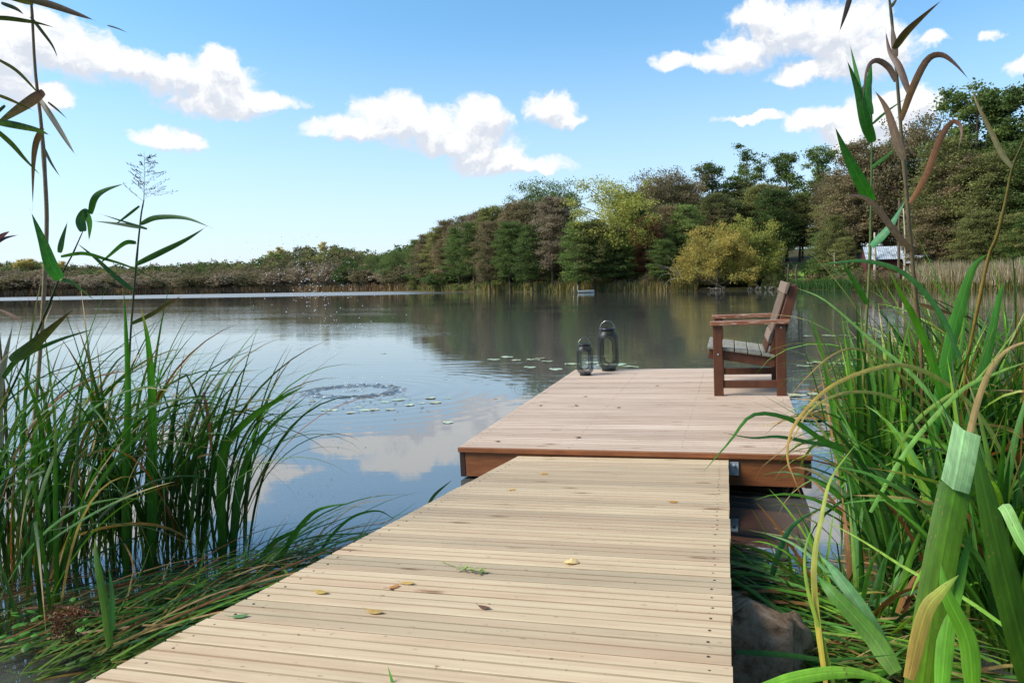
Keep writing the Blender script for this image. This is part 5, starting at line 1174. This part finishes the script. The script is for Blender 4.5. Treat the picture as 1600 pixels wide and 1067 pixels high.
# ------------------------------------------------------------------ shed, rowboat, mooring posts, dead wood
M_TIN, t_, b_ = mat('worn_tin_roof', rough=.5, metal=.3)
n1 = noise_t(t_, N(t_, 'ShaderNodeTexCoord').outputs['Object'], 1.3, 5, .7).outputs[0]
L(t_, ramp(t_, n1, [(.32, lin('#5c6266')), (.45, lin('#9ea6ae')), (.7, lin('#c6ced6'))]), b_.inputs['Base Color'])
M_RED = stained_wood('falu_red_boards', lin('#3f1c18'), lin('#54241e'), (6, 6, 1), .9)
M_DARK = mat('dark_opening', (.006, .006, .006, 1), .9)[0]
def shed(px, py_roof0, py_roof1, wpx, d, depth, label, name='shed', slope=.5):
    s = d/F; x0 = P(px, py_roof1, d); Wd = wpx*s; ez = x0.z; gz = ground_h(x0.x, x0.y)
    e = tag(empty(name, Matrix.Translation((x0.x, x0.y, gz)) @ Matrix.Rotation(R(-14), 4, 'Z')), label, 'shed', 'sheds on the right bank')
    hz2 = ez-gz; rt = (py_roof1-py_roof0)*s+hz2
    m = MB(); m.box(.15, Wd-.15, .3, depth*2-.3, -.3, hz2-.02); m.build('wall', M_RED, e)
    m = MB()
    for (x,) in ((.15,), (Wd-.27,)):   # gables
        v = [m.vert(p) for p in ((x, .3, hz2-.02), (x, depth*2-.3, hz2-.02), (x, depth, rt-.12), (x+.12, .3, hz2-.02), (x+.12, depth*2-.3, hz2-.02), (x+.12, depth, rt-.12))]
        m.face(v[0], v[1], v[2]); m.face(v[5], v[4], v[3]); m.face(v[0], v[2], v[5], v[3]); m.face(v[1], v[4], v[5], v[2])
    m.build('gable', M_RED, e)
    m = MB(); n = int(Wd/.09)   # corrugated sheets
    for sy in (0, 1):
        prev = None
        for i in range(n+1):
            x = Wd*i/n; dz = .02*math.sin(i*1.9)
            a = m.vert((x, -.1 if sy == 0 else depth*2+.1, hz2-.05+dz)); b = m.vert((x, depth, rt+dz)); a2 = m.vert((x, -.1 if sy == 0 else depth*2+.1, hz2-.09+dz)); b2 = m.vert((x, depth, rt-.04+dz))
            if prev: m.face(prev[0], a, b, prev[1]); m.face(prev[2], prev[3], b2, a2); m.face(prev[0], prev[2], a2, a)
            prev = (a, b, a2, b2)
    m.build('roof', M_TIN, e)
    m = MB(); m.box(Wd*.18, Wd*.40, .24, .302, .1, 1.9); dd = m.build('door', M_DARK, e)
    m = MB(); m.box(Wd*.60, Wd*.78, .24, .302, .9, 1.6); ww = m.build('window', M_DARK, e)
    m = MB()
    for b_x in ((Wd*.58, Wd*.60), (Wd*.78, Wd*.80)): m.box(b_x[0], b_x[1], .22, .30, .85, 1.65)
    m.box(Wd*.60, Wd*.78, .22, .30, .84, .9); m.box(Wd*.60, Wd*.78, .22, .30, 1.6, 1.66); m.build('frame', M_BARKP, ww)
    return e
shed(1353, 385, 405, 56, 110, 2.2, 'dark red shed with worn silvery tin roof, the larger one')
shed(1412, 396, 411, 40, 108, 1.7, 'lower lean-to shed with tin roof right of the larger shed')
M_WHITE = mat('white_boat_paint', lin('#d8d4c6'), .5)[0]
bp = W(915, 457.5); bd = bp.y-1.0
bo = tag(empty('rowboat', Matrix.Translation((bp.x, bd, 0.02)) @ Matrix.Rotation(R(3), 4, 'Z')), 'small white rowboat moored at the bank under the tall yellow-green tree', 'boat')
m = MB(); rg = []
for j in range(11):
    t = j/10; x = -1.3+2.6*t; w_ = .55*math.sin(math.pi*(.18+.80*t)**1.0)**.6 if j < 10 else .04; hh_ = .38+.10*abs(t-.4)
    rg.append([m.vert((x, yy*w_, zz)) for yy, zz in ((-1, hh_), (-.85, .12), (-.3, -.03), (.3, -.03), (.85, .12), (1, hh_), (.9, hh_), (.72, .15), (-.72, .15), (-.9, hh_))])
for j in range(10):
    for k in range(10): m.face(rg[j][k], rg[j][(k+1) % 10], rg[j+1][(k+1) % 10], rg[j+1][k])
m.face(*rg[0]); m.face(*rg[-1][::-1]); m.build('hull', M_WHITE, bo)
for x in (-.5, .4): m = MB(); m.box(x, x+.2, -.44, .44, .27, .30); m.build('thwart', M_BARKP, bo)
for px, top, lab in ((903.5, 446, 'taller grey mooring post left of the rowboat'), (897, 447.5, 'shorter grey mooring post beside the taller one')):
    b = W(px, 457.2); b.y = bd-.6; b.x = b.y*(px-CX)/F; tp = P(px, top, b.y); m = MB(); m.tube([(0, 0, -.4), (0, 0, tp.z*.6), (.02, 0, tp.z)], [.08, .075, .07], 9); m.lathe([(.085, tp.z-.03), (.06, tp.z+.02)], 9, (.02, 0, 0))
    o = m.build('mooring_post', M_BARKP, smooth=False); o.location = (b.x, b.y, 0); tag(o, lab, 'post', 'mooring posts by the rowboat')
jb = P(893, 455, bd-.8); jl = tag(empty('small_landing_stage', Matrix.Translation((jb.x, bd-.4, .0))), 'tiny dark plank landing stage beside the rowboat', 'jetty')
m = MB()
for k in range(6): m.box(-.2+k*.2, -.03+k*.2, -.3, 2.2, .26, .30)
m.build('deck', M_ENDG, jl)
for x in (-.15, .9): m = MB(); m.tube([(x, -.2, -.4), (x, -.2, .26)], .05, 7); m.build('leg', M_ENDG, jl)
# dead branches: thing with forked limbs
dw = P(1060, 440, 128.5); dw.z = .1
e = tag(empty('dead_tree', Matrix.Translation(dw)), 'bleached fallen dead tree with forked bare branches left of the golden willow', 'dead tree')
def bl(pix, d, r): 
    pts = catmull([P(x, y, d)-dw for x, y in pix], 10); m = MB(); m.tube(pts, [r*(1-.85*i/10) for i in range(11)], 6); return m
for pix, r in (([(1066, 436), (1061, 425), (1054, 412), (1042, 398)], .07), ([(1063, 432), (1050, 420), (1036, 416), (1022, 411)], .06), ([(1050, 421), (1040, 419), (1030, 420)], .04), ([(1058, 430), (1045, 428), (1034, 430), (1026, 440)], .04), ([(1060, 436), (1048, 436), (1038, 446)], .05)):
    bl(pix, 127.5, r).build('branch', M_DEAD, e, smooth=True)
rnd = random.Random(4)
for (a, b, lab) in ((1108, 1138, 'left tangle of bleached driftwood roots under the golden willow'), (1166, 1192, 'middle tangle of bleached roots under the willows'), (1196, 1222, 'right tangle of bleached roots below the taller willow')):
    c0_ = W((a+b)/2, 453.5); c0_.y = shore_d((a+b)/2)-.3; c0_.x = c0_.y*((a+b)/2-CX)/F; c0_.z = 0
    m = MB()
    for i in range(16):
        x = rnd.uniform(a, b); y0 = c0_.y+rnd.uniform(-.6, .6); s = Vector(((x-CX)/F*y0, y0, -.1))-c0_; l = rnd.uniform(.5, 1.5); an = rnd.uniform(-1.2, 1.2)
        m.tube([s, s+Vector((math.sin(an)*l*.5, 0, l*.35+.1)), s+Vector((math.sin(an)*l+rnd.uniform(-.3, .3), rnd.uniform(-.3, .3), l*rnd.uniform(.3, .8)))], [.055, .045, .015], 5)
    o = m.build('driftwood', M_DEAD, smooth=True); o.location = c0_; tag(o, lab, 'driftwood', 'driftwood at the waterline')
# prototypes no longer needed
for k in PROTO:
    for c, t in PROTO[k]: bpy.data.objects.remove(c); bpy.data.objects.remove(t)
